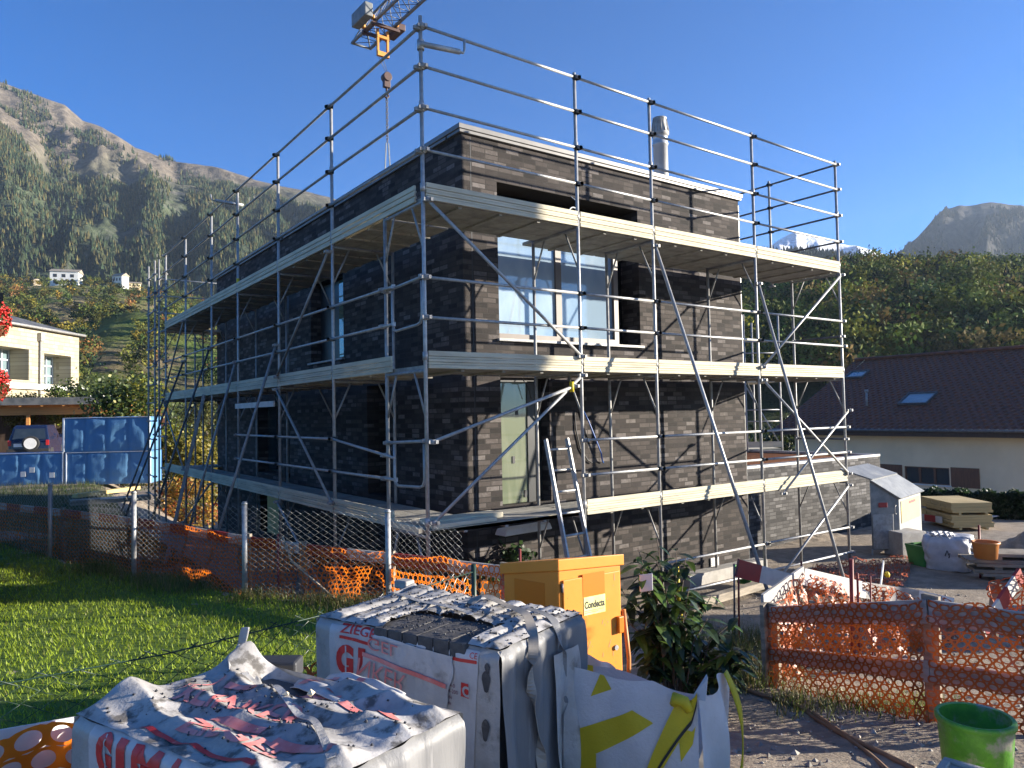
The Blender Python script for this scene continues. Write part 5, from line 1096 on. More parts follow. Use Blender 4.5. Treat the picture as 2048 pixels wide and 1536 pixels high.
tree('shrub', at_g(350, 36), 3.0, 1.6, 3600, .10, [(.03, .05, .015), (.06, .08, .02)], 'green bush under the far end of the scaffold', .1, blobs=10, seed=5, cat='shrub')
tree('autumn_shrub', at_g(385, 27.5), 1.9, 1.1, 3200, .08, [(.42, .10, .03), (.45, .25, .04), (.30, .22, .04)], 'red and gold autumn shrub seen through the scaffold legs', .1, blobs=11, seed=6, cat='shrub')
tree('shrub', at_g(110, 44.5)+UPV*1.6, 2.6, .9, 1800, .10, YG, 'yellow green bush rising above the carport roof', .15, blobs=8, seed=7, cat='shrub')
tree('shrub', at_g(40, 44)+UPV*1.5, 2.0, 1.3, 1800, .10, [(.05, .07, .02), (.08, .09, .02)], 'green bush behind the left part of the carport roof', .1, blobs=8, seed=8, cat='shrub')
for k, (px, D, h) in enumerate(((-40, 64, 9), (320, 70, 8.5), (420, 62, 8))): tree('garden_tree', at_g(px, D), h, h*.32, 3200, .2, [(.04, .06, .016), (.07, .085, .02), (.11, .11, .025)], ['tall garden tree off the left border', 'garden tree far behind the golden tree', 'garden tree far behind the house corner'][k], .2, None, 12, 20+k)
# belt of trees on the flat behind the neighbour house
for k, (px, D, h) in enumerate(((1470, 48, 6), (1530, 52, 6.5), (1590, 60, 7), (1660, 58, 6))): tree('belt_tree', at_g(px, D)-UPV*1.5, h, h*.34, 2600, .2, [(.035, .05, .015), (.06, .075, .02)], ['tree at the right corner of the brick house', 'tree seen between the right scaffold poles', 'tree behind the left end of the red roof', 'tree behind the ridge of the red roof'][k], .15, None, 11, 40+k)
# ------------------------------------------------------------------ fences round the lawn
def chain(r, p, q, m, cell, rad_, top_spike=.03, sag=0.0, zt=None, zbm=None, skip=None):
    """chain link mesh between p and q (top points), woven of zigzag wires"""
    p = np.array(p, float); q = np.array(q, float); L = np.linalg.norm((q-p)[:2]); n = max(2, int(L/cell)); mb = MB()
    nn_ = np.array([-(q-p)[1], (q-p)[0], 0])/L
    for k in range(n):
        pts = []; H0 = None
        t0 = (k+.5)/n; T = p+(q-p)*t0; g0 = zg1(T[0], T[1])-.02; zt_ = T[2]-sag*math.sin(math.pi*t0)+.012*math.sin(t0*9+p[0]*3)
        nv = max(2, int((zt_-g0)/(cell*.55))); 
        for j in range(nv+1):
            off = (.5 if (j+k) % 2 else -.5)*cell*1.04; z = zt_-(zt_-g0)*j/nv; tt = t0+off/L
            P = p+(q-p)*tt; P = np.array([P[0], P[1], z])+nn_*(.004 if j % 2 else -.004)+nn_*.02*math.sin(tt*L*2.3+z*3); pts.append(P)
        pts = [pts[0]+(pts[0]-pts[1])*.25]+pts
        vs = []
        mb.path(pts, rad_, 3, cap=False)
    return mb.build('mesh', m, r)
ff = thing('chain_link_fence', (-1.5, 4, .85), 'galvanised chain link fence with round posts on the far side of the lawn', 'fence')
FP = [tuple(CAM+KL*(np.array(q)-CAM)) for q in ((-4.9, 14.0, 2.12), (-3.238, 8.063, 2.12), (-2.311, 5.234, 2.12), (-1.30, 2.842, 2.07), (-.034, .983, 2.02), (.1, -.6, 2.0))]
for x, y, z in FP[:5]:
    mb = MB(); mb.tube((x, y, zg1(x, y)-.1), (x, y, z+.04), .030, 14); mb.tube((x, y, z+.03), (x, y, z+.052), .034, 14); mb.tube((x, y, z+.052), (x, y, z+.064), .024, 12); mb.build('post', 'galv', ff)
for i in range(5): chain(ff, FP[i], FP[i+1], 'wire_galv', .058, .0018 if i < 4 else .0013)
nf = thing('wire_fence', (-3, -3.2, .85), 'sagging dark green wire fence between the lawn and the brick pallets', 'fence')
NP = [(-7.5, -3.35, 2.05), (-4.197, -3.218, 2.04), (-3.461, -3.239, 2.04), (-2.195, -3.024, 2.05), (-1.67, -2.842, 2.05), (-.95, -2.45, 2.0)]
for i in range(5): chain(nf, NP[i], NP[i+1], 'wire_green' if i < 3 else 'wire_galv', .078, .0042 if i < 3 else .003, sag=.03 if i in (0,) else 0)
mb = MB(); mb.path([np.array(p)-np.array([0, 0, .012]) for p in NP], .0045, 5); mb.build('top_wire', 'wire_green', nf)
for x, y, z in (NP[0], NP[-1]): MB().tube((x, y, zg1(x, y)-.1), (x, y, z+.05), .022, 8).build('post', 'wire_green', nf)
# orange net with red and white boards behind the chain link fence
NB = [onz(-90, 996, 1.5), onz(120, 1018, 1.5), onz(268, 1035, 1.5), onz(490, 1072, 1.5), onz(600, 1087, 1.5), onz(775, 1105, 1.5), onz(1005, 1131, 1.5), onz(1080, 1148, 1.47)]
NB = [CAM+(KL+.012)*(q-CAM) for q in NB]
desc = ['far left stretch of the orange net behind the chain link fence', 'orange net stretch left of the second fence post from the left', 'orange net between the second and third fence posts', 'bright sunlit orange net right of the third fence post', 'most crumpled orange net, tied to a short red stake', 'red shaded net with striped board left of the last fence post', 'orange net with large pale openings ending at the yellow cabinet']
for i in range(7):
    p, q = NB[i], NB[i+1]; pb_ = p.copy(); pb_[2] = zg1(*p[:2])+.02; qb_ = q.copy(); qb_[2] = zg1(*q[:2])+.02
    r = lattice('barrier_net', p, q, pb_, qb_, desc[i], (.05 if i == 4 else .025), 11.0+i, cu=.062, cv=.055, m='net_sunlit' if i < 6 else 'net_red', planks=False, hole=.79, cat='barrier net')
    L = np.linalg.norm(q-p); nst = max(1, int(round(L/1.05)))
    d = (q-p)/L; h = np.cross(d, UPV); h = h/np.linalg.norm(h); h = h if h @ FW > 0 else -h
    MB().frame(p-UPV*.14+h*.05, d*L, h*.022, UPV*.125).build('board', 'red_white', r)
    for k in range(nst):
        a = L*(k+.02)/nst; b = a+.5*L/nst; MB().frame(p-UPV*.143+h*.047+d*a, d*(b-a), h*.028, UPV*.131).build('red_stripe', 'red_paint', r)
for k, (px, py) in enumerate(((556, 1072), (1040, 1105), (520, 1000))):
    if k == 2: continue
    q = CAM+KL*(onz(px, py+15, 1.5)-CAM); tag(MB().tube((q[0], q[1], zg1(q[0], q[1])-.1), (q[0], q[1], 1.92), .014, 8).build('steel_rod', 'rod_red'), ['short red stake tied to the crumpled net', 'red stake beside the yellow cabinet'][k], 'rod')
q = CAM+KL*(onz(565, 1090, 1.5)-CAM); mb = MB(); mb.path([q+UPV*.1, (q+NB[4])/2-UPV*.2, ond(690, 1215, depth(q[0], q[1])-.6)], .014, 6); tag(mb.build('cord', 'old_timber'), 'slanting wooden lath propped on the orange net', 'lath')
# scrap of net and pale board at the lower left corner
p = ond(-70, 1478, 2.85); q = ond(190, 1432, 3.5); pb_ = p-UPV*.5; qb_ = q-UPV*.5
lattice('barrier_net', p, q, pb_, qb_, 'orange net scrap over a pale board, bottom left corner', .012, 21.0, m='net_sunlit', cu=.15, cv=.085, hole=.74, seg=22, cat='barrier net', planks=False, posts=False)
d = q-p; L = np.linalg.norm(d); d /= L; h = np.cross(d, UPV); h = h/np.linalg.norm(h); h = h if h @ FW > 0 else -h
tag(MB().frame(p-UPV*.5+h*.05, d*L, h*.02, UPV*.50).build('board', 'white_paint'), 'pale board behind the orange net scrap, bottom left corner', 'board')
# ------------------------------------------------------------------ brick pallets wrapped in printed film
PE1 = np.array([.44, -1.11, 0]); PE2 = np.array([.70, .23, 0]); PL1 = np.linalg.norm(PE1); PL2 = np.linalg.norm(PE2); PA = PE1/PL1; PB = PE2/PL2; PN = np.cross(PA, UPV)
class Pallet:
    def __init__(s, o, ztop, zb_, label, seed, topfn, edge=1.0):
        s.o = np.array([o[0], o[1], ztop]); s.zb = zb_; s.H = ztop-zb_; s.seed = seed; s.topfn = topfn
        s.r = thing('brick_pallet', (o[0]+.55, o[1]-.4, zb_), label, 'brick pallet', 'film wrapped pallets of bricks')
    def front(s, x, t, e=0.0):          # x along the long side in metres, t downwards negative
        rnd = .03*max(0, 1+t/.04)**2 if t > -.04 else 0
        P = s.o+PA*x+UPV*t; w_ = nz3((x*1.0, t*.6, s.seed), 5)*.014+nz3((x, t*.35, s.seed+4), 14)*.007
        return P+PN*(.012+w_+e-rnd)
    def right(s, y, t, e=0.0):
        rnd = .03*max(0, 1+t/.04)**2 if t > -.04 else 0
        P = s.o+PE1+PB*y+UPV*t; f = math.sin(y*26+3*nz3((y, t*.4, s.seed), 3))*.012*min(1, -t*5+.1); w_ = nz3((y*1.5, t*.35, s.seed+9), 7)*.02
        return P+PA*(.015+f+w_+e-rnd)
    def top(s, u, v, e=0.0):
        d = min(u, 1-u, v, 1-v); return s.o+PE1*u+PE2*v+UPV*(s.topfn(u, v)*min(1, d/.06+.25)+.006+e)
    def cover(s, cut=None, side='film_white', topm='film_dirty'):
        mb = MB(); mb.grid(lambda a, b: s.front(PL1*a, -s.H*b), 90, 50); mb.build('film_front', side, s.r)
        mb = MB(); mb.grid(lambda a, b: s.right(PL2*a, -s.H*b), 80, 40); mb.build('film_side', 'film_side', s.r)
        mb = MB(); mb.grid(lambda a, b: s.o+PE2*a-UPV*s.H*b-PA*(.012+.01*nz3((a*3, b, s.seed), 3)), 20, 20); mb.grid(lambda a, b: s.o+PE2+PE1*a-UPV*s.H*b+PB*.01, 20, 20); mb.build('film_back', side, s.r)
        nu, nv = 170, 110; mb = MB(); vs = [s.top(i/nu, j/nv) for j in range(nv+1) for i in range(nu+1)]
        fs = [(j*(nu+1)+i, j*(nu+1)+i+1, (j+1)*(nu+1)+i+1, (j+1)*(nu+1)+i) for j in range(nv) for i in range(nu) if not (cut and cut((i+.5)/nu, (j+.5)/nv))]
        mb.add(vs, fs, True); mb.build('film_top', topm, s.r)
        mb = MB(); c = .03; mb.frame(s.o+PA*c+PB*c-UPV*(s.H-.12), PA*(PL1-2*c), PB*(PL2-2*c), UPV*(s.H-.155)); mb.build('brick_stack', 'dark_brick', s.r)
        mb = MB()
        for k in range(3): mb.frame(s.o+PB*(PL2*.44*k)-UPV*s.H, PA*PL1, PB*.09, UPV*.10)
        mb.build('pallet_base', 'old_timber', s.r)
    def decal(s, name, m, vs, fs, fn, e, parent=None):
        mb = MB(); mb.add([fn(x, y, e) for x, y in vs], fs, True); return mb.build(name, m, parent or s.r)
    def text(s, txt, x, y, cap, m, width=None, bold=0, rot=0, flip=False, e=.008, fn=None, name='lettering'):
        vs, fs = textmesh(txt, cap/.70, bold); xs = [a for a, b in vs]; sc_ = (width/(max(xs)-min(xs))) if width else 1; x0 = min(xs); out = []
        for a, b in vs:
            a = (a-x0)*sc_; b = -b+cap if flip else b; out.append((x+a*math.cos(rot)-b*math.sin(rot), y+a*math.sin(rot)+b*math.cos(rot)))
        return s.decal(name, m, out, fs, fn or s.front, e)
    def bar(s, x0, y0, x1, y1, h, m, e=.008, fn=None, n=16, name='print_bar'):
        vs = []; 
        for k in range(n+1):
            t = k/n; vs += [(x0+(x1-x0)*t, y0+(y1-y0)*t-h/2), (x0+(x1-x0)*t, y0+(y1-y0)*t+h/2)]
        return s.decal(name, m, vs, [(2*k, 2*k+2, 2*k+3, 2*k+1) for k in range(n)], fn or s.front, e)
    def poly(s, name, m, c4, nu, nv, e, fn=None, wob=0):
        c4 = np.array(c4, float); vs = []
        for j in range(nv+1):
            for i in range(nu+1):
                a, b = i/nu, j/nv; q = (c4[0]*(1-a)+c4[1]*a)*(1-b)+(c4[3]*(1-a)+c4[2]*a)*b
                if wob: q = q+np.array([nz3((b*4, a*3, 1), 1.7), nz3((a*5, b*2, 4), 1.3)])*wob*(1 if (i in (0, nu) or j == nv) else .0)
                vs.append(tuple(q))
        fs = [(j*(nu+1)+i, j*(nu+1)+i+1, (j+1)*(nu+1)+i+1, (j+1)*(nu+1)+i) for j in range(nv) for i in range(nu)]
        mb = MB(); mb.add([(fn or s.front)(x, y, e) for x, y in vs], fs, True); return mb.build(name, m, s.r)
def crumbs(name, pts, size, label, seed=0):
    V = []
    for p in pts:
        s_ = size*random.uniform(.4, 1.6); v = oc*s_*rng.uniform(.5, 1.4, (6, 3))+p+np.array([0, 0, s_*.3])
        for f in of: V += [v[f[0]], v[f[1]], v[f[2]]]
    return np.array(V)
# the large pallet
def top2(u, v):
    row = abs(((u*9.2+.15*math.sin(v*5)) % 1)-.5); k = .016*(1-math.exp(-(row/.13)**2)) + .010*nz3((u*7, v*2.2, 1), 1.5)+.006*nz3((u*22, v*5, 2), 1.2)
    return k+.012+.03*math.exp(-((u-.02)**2+(v-.98)**2)/.03)
p2 = Pallet((-2.78, -3.71), 2.2, 1.22, 'tall brick pallet in printed film, torn open on top to show dark bricks', 2.0, top2)
HU0, HU1, HV = .355, .845, .43
p2.cover(cut=lambda u, v: HU0+.02+.02*math.sin(v*30) < u < HU1 and v < HV+.05*math.sin(u*14)+.04*(u-.5))
nb_ = 6; bw_ = (HU1-HU0)*PL1/nb_
for k in range(nb_):
    o = p2.o+PA*(HU0*PL1+bw_*k+.003)-PB*(-.006+.012)+UPV*(-.07+.006*random.uniform(-.3, .3)); MB().frame(o+PN*.012, PA*(bw_-.006), PB*(.33+.0), UPV*.085).build('brick', 'dark_brick', p2.r, bevel=.004)
p2.poly('printed_sheet', 'sheet_white', [(.112, -.012), (1.085, -.012), (1.02, -.95), (.10, -.95)], 60, 40, .004)
p2.text('ZIEGEL', .186, -.044, .042, 'ink_red', width=.30, bold=.001, e=.007); p2.bar(.186, -.067, .40, -.078, .016, 'ink_red', e=.007)
# stencil style initials
p2.text('G', .166, -.246, .132, 'ink_red', width=.115, bold=.011, e=.007); p2.text('I', .315, -.246, .132, 'ink_red', width=.05, bold=.011, e=.007); p2.poly('stencil_gap', 'sheet_white', [(.222, -.11), (.232, -.11), (.236, -.25), (.226, -.25)], 1, 6, .0095)
p2.text('Qualit\u00e4t', .153, -.302, .042, 'ink_purple', width=.21, e=.007)
p2.text('4-0', .913, -.20, .018, 'ink_purple', e=.007); p2.text('4-200', .905, -.228, .018, 'ink_purple', e=.007); p2.text('de', .905, -.255, .016, 'ink_purple', e=.007); p2.text('de', .90, -.285, .016, 'ink_purple', e=.007)
p2.poly('emblem', 'ink_red', [(.985, -.165), (1.03, -.165), (1.03, -.232), (.98, -.232)], 4, 4, .007); p2.text('C', .992, -.224, .045, 'sheet_white', bold=.003, e=.0095)
p2.text('CE', 1.035, -.045, .026, 'ink_red', e=.007); p2.bar(.925, -.063, 1.075, -.060, .016, 'ink_red', e=.007); p2.bar(.80, -.515, .985, -.508, .018, 'ink_red', e=.007); p2.text('EL', .86, -.60, .07, 'ink_red', e=.007)
vs_ = [(.925+.011*math.cos(t), -.40+.014*math.sin(t)) for t in np.linspace(0, 6.28, 14)[:-1]]; p2.decal('emblem', 'ink_red', vs_, [tuple(range(13))], p2.front, .007)
# flap of film folded down over the front: its print reads upside down
fl = lambda x, t, e=0: p2.front(x, t, e+.016+.010*nz3((x, t, 3), 6)+.02*max(0, -t-.35))
p2.poly('folded_flap', 'sheet_white', [(.435, -.018), (.945, -.055), (.86, -.545), (.255, -.36)], 90, 70, 0, fl, wob=.02)
rt2 = -.122
p2.text('GEL', .395, -.098, .062, 'ink_faded', width=.205, rot=rt2*.6, flip=True, e=.011, fn=fl); p2.bar(.36, -.128, .905, -.195, .022, 'ink_faded', e=.011, fn=fl)
p2.text('NKER', .325, -.243, .095, 'ink_faded', width=.32, rot=rt2, flip=True, e=.011, fn=fl); p2.bar(.295, -.270, .875, -.345, .020, 'ink_faded', e=.011, fn=fl)
p2.text('GEL', .645, -.425, .078, 'ink_purple', width=.21, rot=rt2, flip=True, e=.011, fn=fl); p2.bar(.52, -.44, .855, -.515, .014, 'ink_faded', e=.011, fn=fl)
# straps lying over the top
def strap(s, pts, wd, name='strap', m='strap'):
    mb = MB(); P = []
    for i in range(len(pts)-1):
        a = pts[max(i-1, 0)]; b = pts[i]; c = pts[i+1]; e = pts[min(i+2, len(pts)-1)]
        for t in np.linspace(0, 1, 12, endpoint=False): P.append(.5*((2*b)+(-a+c)*t+(2*a-5*b+4*c-e)*t*t+(-a+3*b-3*c+e)*t**3))
    P.append(pts[-1]); vs = []
    for i, p in enumerate(P):
        d = P[min(i+1, len(P)-1)]-P[max(i-1, 0)]; d /= np.linalg.norm(d); tw = .22*math.sin(i*.33); sd_ = np.cross(d, UPV*math.cos(tw)+PA*math.sin(tw)); sd_ /= np.linalg.norm(sd_)+1e-9; vs += [p-sd_*wd/2, p+sd_*wd/2]
    mb.add(vs, [(2*i, 2*i+1, 2*i+3, 2*i+2) for i in range(len(P)-1)], False); return mb.build(name, m, s.r, solid=.002)
tp2 = lambda u, v, e=.015: p2.top(u, v, e)
strap(p2, [tp2(.0, .74), tp2(.15, .66, .012), tp2(.27, .6, .014), tp2(.45, .56, .014), tp2(.60, .50, .014), tp2(.66, .42, .012)], .035, m='film_white')
strap(p2, [tp2(.50, .74, .02), tp2(.53, .86, .022), tp2(.68, .76, .026), tp2(.86, .60, .018), tp2(.97, .42, .014), p2.right(.22, -.03, .016), p2.right(.20, -.2, .02), p2.right(.24, -.45, .02), p2.right(.28, -.85, .02)], .05)
strap(p2, [tp2(.84, .70, .03), tp2(.97, .66, .014), p2.right(.47, -.05, .016), p2.right(.50, -.3, .02), p2.right(.50, -.9, .02)], .045, m='film_side')
mb = MB(); mb.grid(lambda a, b: p2.right(.40+.22*a+.02*math.sin(b*9), -.12-.85*b, .03+.045*math.sin(a*9+b*2)*b), 24, 30); mb.build('loose_film', 'film_white', p2.r)
mb = MB(); o = tp2(-.0, .86, .01); mb.frame(o-PA*.05, PA*.10, PB*.08, UPV*.05); mb.build('wooden_block', 'grey_timber', p2.r, bevel=.01)
pts = [p2.top(u, v, .002) for u, v in zip(rng.random(500), rng.random(500))]; V = crumbs('c', pts, .006, ''); tag(soup('mortar_crumbs', V, 3, 'black_block', None, p2.r), None, None, None, 'stuff')
# dark holes torn in the film near the corner
for x, t, a, b in ((1.125, -.14, .022, .05), (1.135, -.08, .014, .028), (1.12, -.36, .02, .05)):
    vs_ = [(x+a*math.cos(q)*(1+.2*math.sin(3*q)), t+b*math.sin(q)) for q in np.linspace(0, 6.28, 18)[:-1]]; p2.decal('film_hole', 'dark_brick', vs_, [tuple(range(17))], p2.front, .006)
# the low pallet in front
def top1(u, v):
    k = .09*math.exp(-((u-.0)**2/.02+(v-.22)**2/.02))+.10*math.exp(-((u-.04)**2/.012+(v-.95)**2/.03))+.02
    q1 = v*3.6+u*.9+.55*nz3((u*1.3, v*1.6, 4), 1.0)+.16*nz3((u*4, v*4, 9), 1.0); r1 = abs(2*(q1-math.floor(q1))-1)
    q2 = u*4.2-v*2.4+.7*nz3((u*1.6, v*1.2, 14), 1.0)+.12*nz3((u*6, v*5, 19), 1.0); r2 = abs(2*(q2-math.floor(q2))-1)
    amp = .55+.9*max(0, nz3((u*1.7, v*1.7, 23), 1.0)+.2)
    fold = amp*(.040*(r1**1.6)+.022*(r2**2.2))+.006*nz3((u*14, v*14, 3), 1.0)-.02
    return k+fold*min(1, 4*u+.15)-.15*math.exp(-((u-.30)**2/.03+(v-.92)**2/.03))
p1 = Pallet((-3.99, -4.42), 2.2, 1.22, 'near brick pallet under crumpled dirty film with big red letters', 6.0, top1)
p1.cover()
p1.poly('printed_sheet', 'sheet_white', [(.13, .0), (1.19, .0), (1.19, -.9), (.10, -.9)], 60, 40, .004)
for ch__, x, wd in (('G', .17, .105), ('I', .305, .05), ('M', .40, .155), ('A', .575, .13)): p1.text(ch__, x, -.150, .135, 'ink_red', width=wd, bold=.012, e=.007)
p1.poly('stencil_gap', 'sheet_white', [(.222, -.01), (.230, -.01), (.236, -.155), (.226, -.155)], 1, 6, .0095)
p1.text('Girnghuber', .73, -.05, .03, 'ink_faded', e=.007); p1.text('Qualit\u00e4t', .14, -.215, .042, 'ink_purple', width=.21, e=.007)
t1 = lambda x, y, e=0: p1.top(x, y, e)
def bar1(u0, v0, u1, v1, h, m='ink_faded'): p1.bar(u0, v0, u1, v1, h, m, .0045, t1, 40)
bar1(.28, .07, .80, .06, .022, 'ink_red'); bar1(.12, .44, .16, .66, .03); bar1(.20, .62, .34, .62, .045); bar1(.42, .30, .62, .33, .05); bar1(.70, .28, .92, .30, .06); bar1(.36, .78, .60, .82, .04); bar1(.66, .74, .92, .70, .05)
p1.text('KLINKER', .17, .33, .17, 'ink_faded', width=.5, bold=.004, rot=.2, e=.0045, fn=t1); p1.text('ZIEGEL', .40, .12, .12, 'ink_faded', width=.4, bold=.004, rot=.1, e=.0045, fn=t1)
# raised twist of film and the big flap
pk = ond(478, 1288, 3.32); mb = MB()
b0 = p1.top(.10, .78)
def spike(u, v):
    w_ = .30*(1-v)**1.3+.018; c = b0*(1-v)+(pk+UPV*.0)*v; q = c+PA*(u-.5)*w_+PB*.05*math.sin(u*7+v*3)*(1-v)+UPV*(-.10*(1-v)*abs(u-.5)*2+.03*nz3((u*3, v*3, 2), 1.4)*(1-v)); return q
mb.grid(spike, 22, 22); mb.grid(lambda u, v: pk+RT*(.012*(1-v)+.03*v+(u-.5)*.035*(1+.6*v*(1-v)))+UPV*(.075*v)-FW*.0, 6, 8); mb.build('film_twist', 'film_white', p1.r, solid=.003)
fa0, fb0, fc0, fd0 = ond(575, 1385, 3.10), ond(660, 1358, 3.22), ond(812, 1408, 2.86), ond(735, 1470, 2.62)
def flap(u, v):
    P = (fa0*(1-u)+fb0*u)*(1-v)+(fd0*(1-u)+fc0*u)*v; return P+UPV*(.02+.03*math.sin(u*6+v*2)*.5+.02*nz3((u*3, v*3, 8), 1.5)+.025*math.sin(v*3.1))
mb = MB(); mb.grid(flap, 30, 30); mb.build('film_flap', 'sheet_white', p1.r, solid=.003)
for u0, v0, u1, v1 in ((.15, .1, .9, .18), (.2, .45, .95, .5), (.1, .75, .6, .85)):
    vs = []
    for k in range(21):
        t = k/20; uu = u0+(u1-u0)*t; vv = v0+(v1-v0)*t+.03*math.sin(t*6); vs += [flap(uu, vv-.04)+UPV*.005, flap(uu, vv+.04)+UPV*.005]
    mb = MB(); mb.add(vs, [(2*k, 2*k+1, 2*k+3, 2*k+2) for k in range(20)], True); mb.build('print_bar', 'ink_faded', p1.r)
strap(p1, [p1.top(.14, .80, .012), p1.top(.25, .77, .014), p1.top(.38, .70, .014), p1.top(.5, .61, .014), p1.top(.62, .53, .014), p1.top(.75, .45, .014), p1.top(.95, .25, .012)], .028, m='film_white')
uv_ = [(random.gauss(.45, .25), random.gauss(.5, .22)) for _ in range(480)]; uv_ = [(u, v) for u, v in uv_ if .02 < u < .98 and .03 < v < .97 and nz3((u*4, v*6, 1), 1.6) > -.05]
V = crumbs('c', [p1.top(u, v, .002) for u, v in uv_], .0055, ''); tag(soup('mortar_crumbs', V, 3, 'black_block', None, p1.r), None, None, None, 'stuff')
for u_, v_ in ((.50, .62), (.58, .66)): soup('stone_chip', crumbs('c', [p1.top(u_, v_, .015)], .022, ''), 3, 'plaster', None, p1.r)
# small dark hollow brick between the pallets
c = ond(548, 1352, 3.28); da = np.array([.80, -.60, 0]); db = np.array([.6, .8, 0]); c = ond(546, 1346, 3.36)+UPV*.03; bl = thing('hollow_brick', c-UPV*.05, 'black perforated brick lying between the two wrapped pallets', 'brick')
MB().frame(c-da*.125-db*.06-UPV*.05, da*.25, db*.12, UPV*.085).build('body', 'black_block', bl, bevel=.012)
mb = MB()
for k in range(5): mb.frame(c-da*(.10-.022*k)-db*.0615-UPV*.035, da*.006, -db*.003, UPV*.03)
mb.build('slots', 'ink_black', bl)
p = ond(600, 1322, 4.25); q = ond(625, 1320, 4.25); lattice('barrier_net', p, q+RT*.2, p-UPV*.3, q+RT*.2-UPV*.3, 'scrap of orange net behind the black perforated brick', .02, 31.0, cu=.08, cv=.06, cat='barrier net', planks=False, posts=False)
MB_ = None
# ------------------------------------------------------------------ yellow site cabinet
kc = ond(1116, 1119, 5.05); kl = ond(1007, 1128, 5.36); kr = ond(1240, 1109, 5.36); zt = 2.29; zgc = 1.06
la = kl-kc; la[2] = 0; ra = kr-kc; ra[2] = 0; la_n = la/np.linalg.norm(la); ra_n = ra/np.linalg.norm(ra); b3 = np.array([kc[0], kc[1], 0])
cb = thing('site_cabinet', (*(b3+la/2+ra/2)[:2], zgc), 'yellow steel power distribution cabinet with a sticker on its sunlit door', 'cabinet')
mb = MB(); zz_ = zt-.08
mb.add([b3+UPV*zgc, b3+la+UPV*zgc, b3+la+ra+UPV*zgc, b3+ra+UPV*zgc, b3+UPV*zz_, b3+la+UPV*(zz_-.08), b3+la+ra+UPV*(zz_-.115), b3+ra+UPV*(zz_-.033)], [(0, 3, 2, 1), (4, 5, 6, 7), (0, 1, 5, 4), (1, 2, 6, 5), (2, 3, 7, 6), (3, 0, 4, 7)]); mb.build('body', 'cabinet_yellow', cb, bevel=.008)
mb = MB(); e = .018; mb.frame(b3-la_n*e-ra_n*e+UPV*(zt-.079), la+la_n*2*e-UPV*.085, ra+ra_n*2*e-UPV*.035, UPV*.079); mb.build('lid', 'cabinet_yellow', cb, bevel=.006)
nR = np.cross(ra_n, UPV); nR = nR if nR @ (CAM-kc) > 0 else -nR; nL = np.cross(la_n, UPV); nL = nL if nL @ (CAM-kc) > 0 else -nL; LR = np.linalg.norm(ra); LL = np.linalg.norm(la)
dr = MB().frame(b3+ra_n*.03+UPV*(zgc+.05), ra_n*(LR-.05), nR*.014, UPV*(zt-.145-zgc-.055)).build('door', 'cabinet_yellow', cb, bevel=.005)
mb = MB()
for z in (2.06, 1.3): mb.tube(b3+ra_n*.022+nR*.012+UPV*z, b3+ra_n*.022+nR*.012+UPV*(z+.06), .009, 8)
mb.build('hinge', 'steel_dark', dr)
mb = MB(); mb.frame(b3+ra_n*(LR-.065)+nR*.014+UPV*1.70, ra_n*.05, nR*.03, UPV*.12); mb.build('handle', 'cabinet_patch', dr, bevel=.008)
q = b3+ra_n*(LR-.075)+nR*.014+UPV*1.60; MB().tube(q, q+nR*.012, .018, 14).build('lock', 'galv', dr)
def fR(x, z, off): return b3+ra_n*x+nR*(.0145+off)+UPV*z
MB().frame(fR(.20, 2.00, .0), ra_n*.20, nR*.001, UPV*.16).build('bleached_patch', 'cabinet_patch', cb); MB().frame(b3+la_n*.12+nL*.001+UPV*1.94, la_n*(LL-.22), nL*.001, UPV*.17).build('bleached_patch', 'cabinet_patch', cb)
st_ = MB().frame(fR(.205, 1.872, .001), ra_n*.195, nR*.0015, UPV*.125).build('sticker', 'label_yellow', cb)
vs, fs = textmesh('Condecta', .068, .0022); xs = [a for a, b in vs]; kx = .183/(max(xs)-min(xs)); mb = MB(); mb.add([fR(.211+(a-min(xs))*kx, 1.918+b, .0035) for a, b in vs], fs); mb.build('lettering', 'ink_black', st_)
mb = MB()
for k in range(2): mb.frame(fR(.212, 1.898-.012*k, .0028), ra_n*(.17-.05*k), nR*.0008, UPV*.004)
mb.build('fine_print', 'tub_orange', st_)
mb = MB()
for k in range(38):
    x, z = random.uniform(.08, LR-.06), random.uniform(1.45, 2.15); 
    if .19 < x < .41 and z > 1.86: continue
    l_ = random.choice([.006, .01, .03, .05]); sl_ = random.uniform(-.1, .5)*l_; mb.add([fR(x, z, .0012), fR(x+.004, z, .0012), fR(x+sl_+.003, z+l_, .0012), fR(x+sl_, z+l_, .0012)], [(0, 1, 2, 3)])
mb.build('scratches', 'strap', cb)
mb = MB(); mb.path([b3+ra+nR*.0+ra_n*.02+UPV*1.85, b3+ra+ra_n*.06+UPV*1.5, b3+ra+ra_n*.05+UPV*1.2, b3+ra+ra_n*.09+UPV*1.0], .016, 8); mb.build('cable', 'tub_orange', cb)
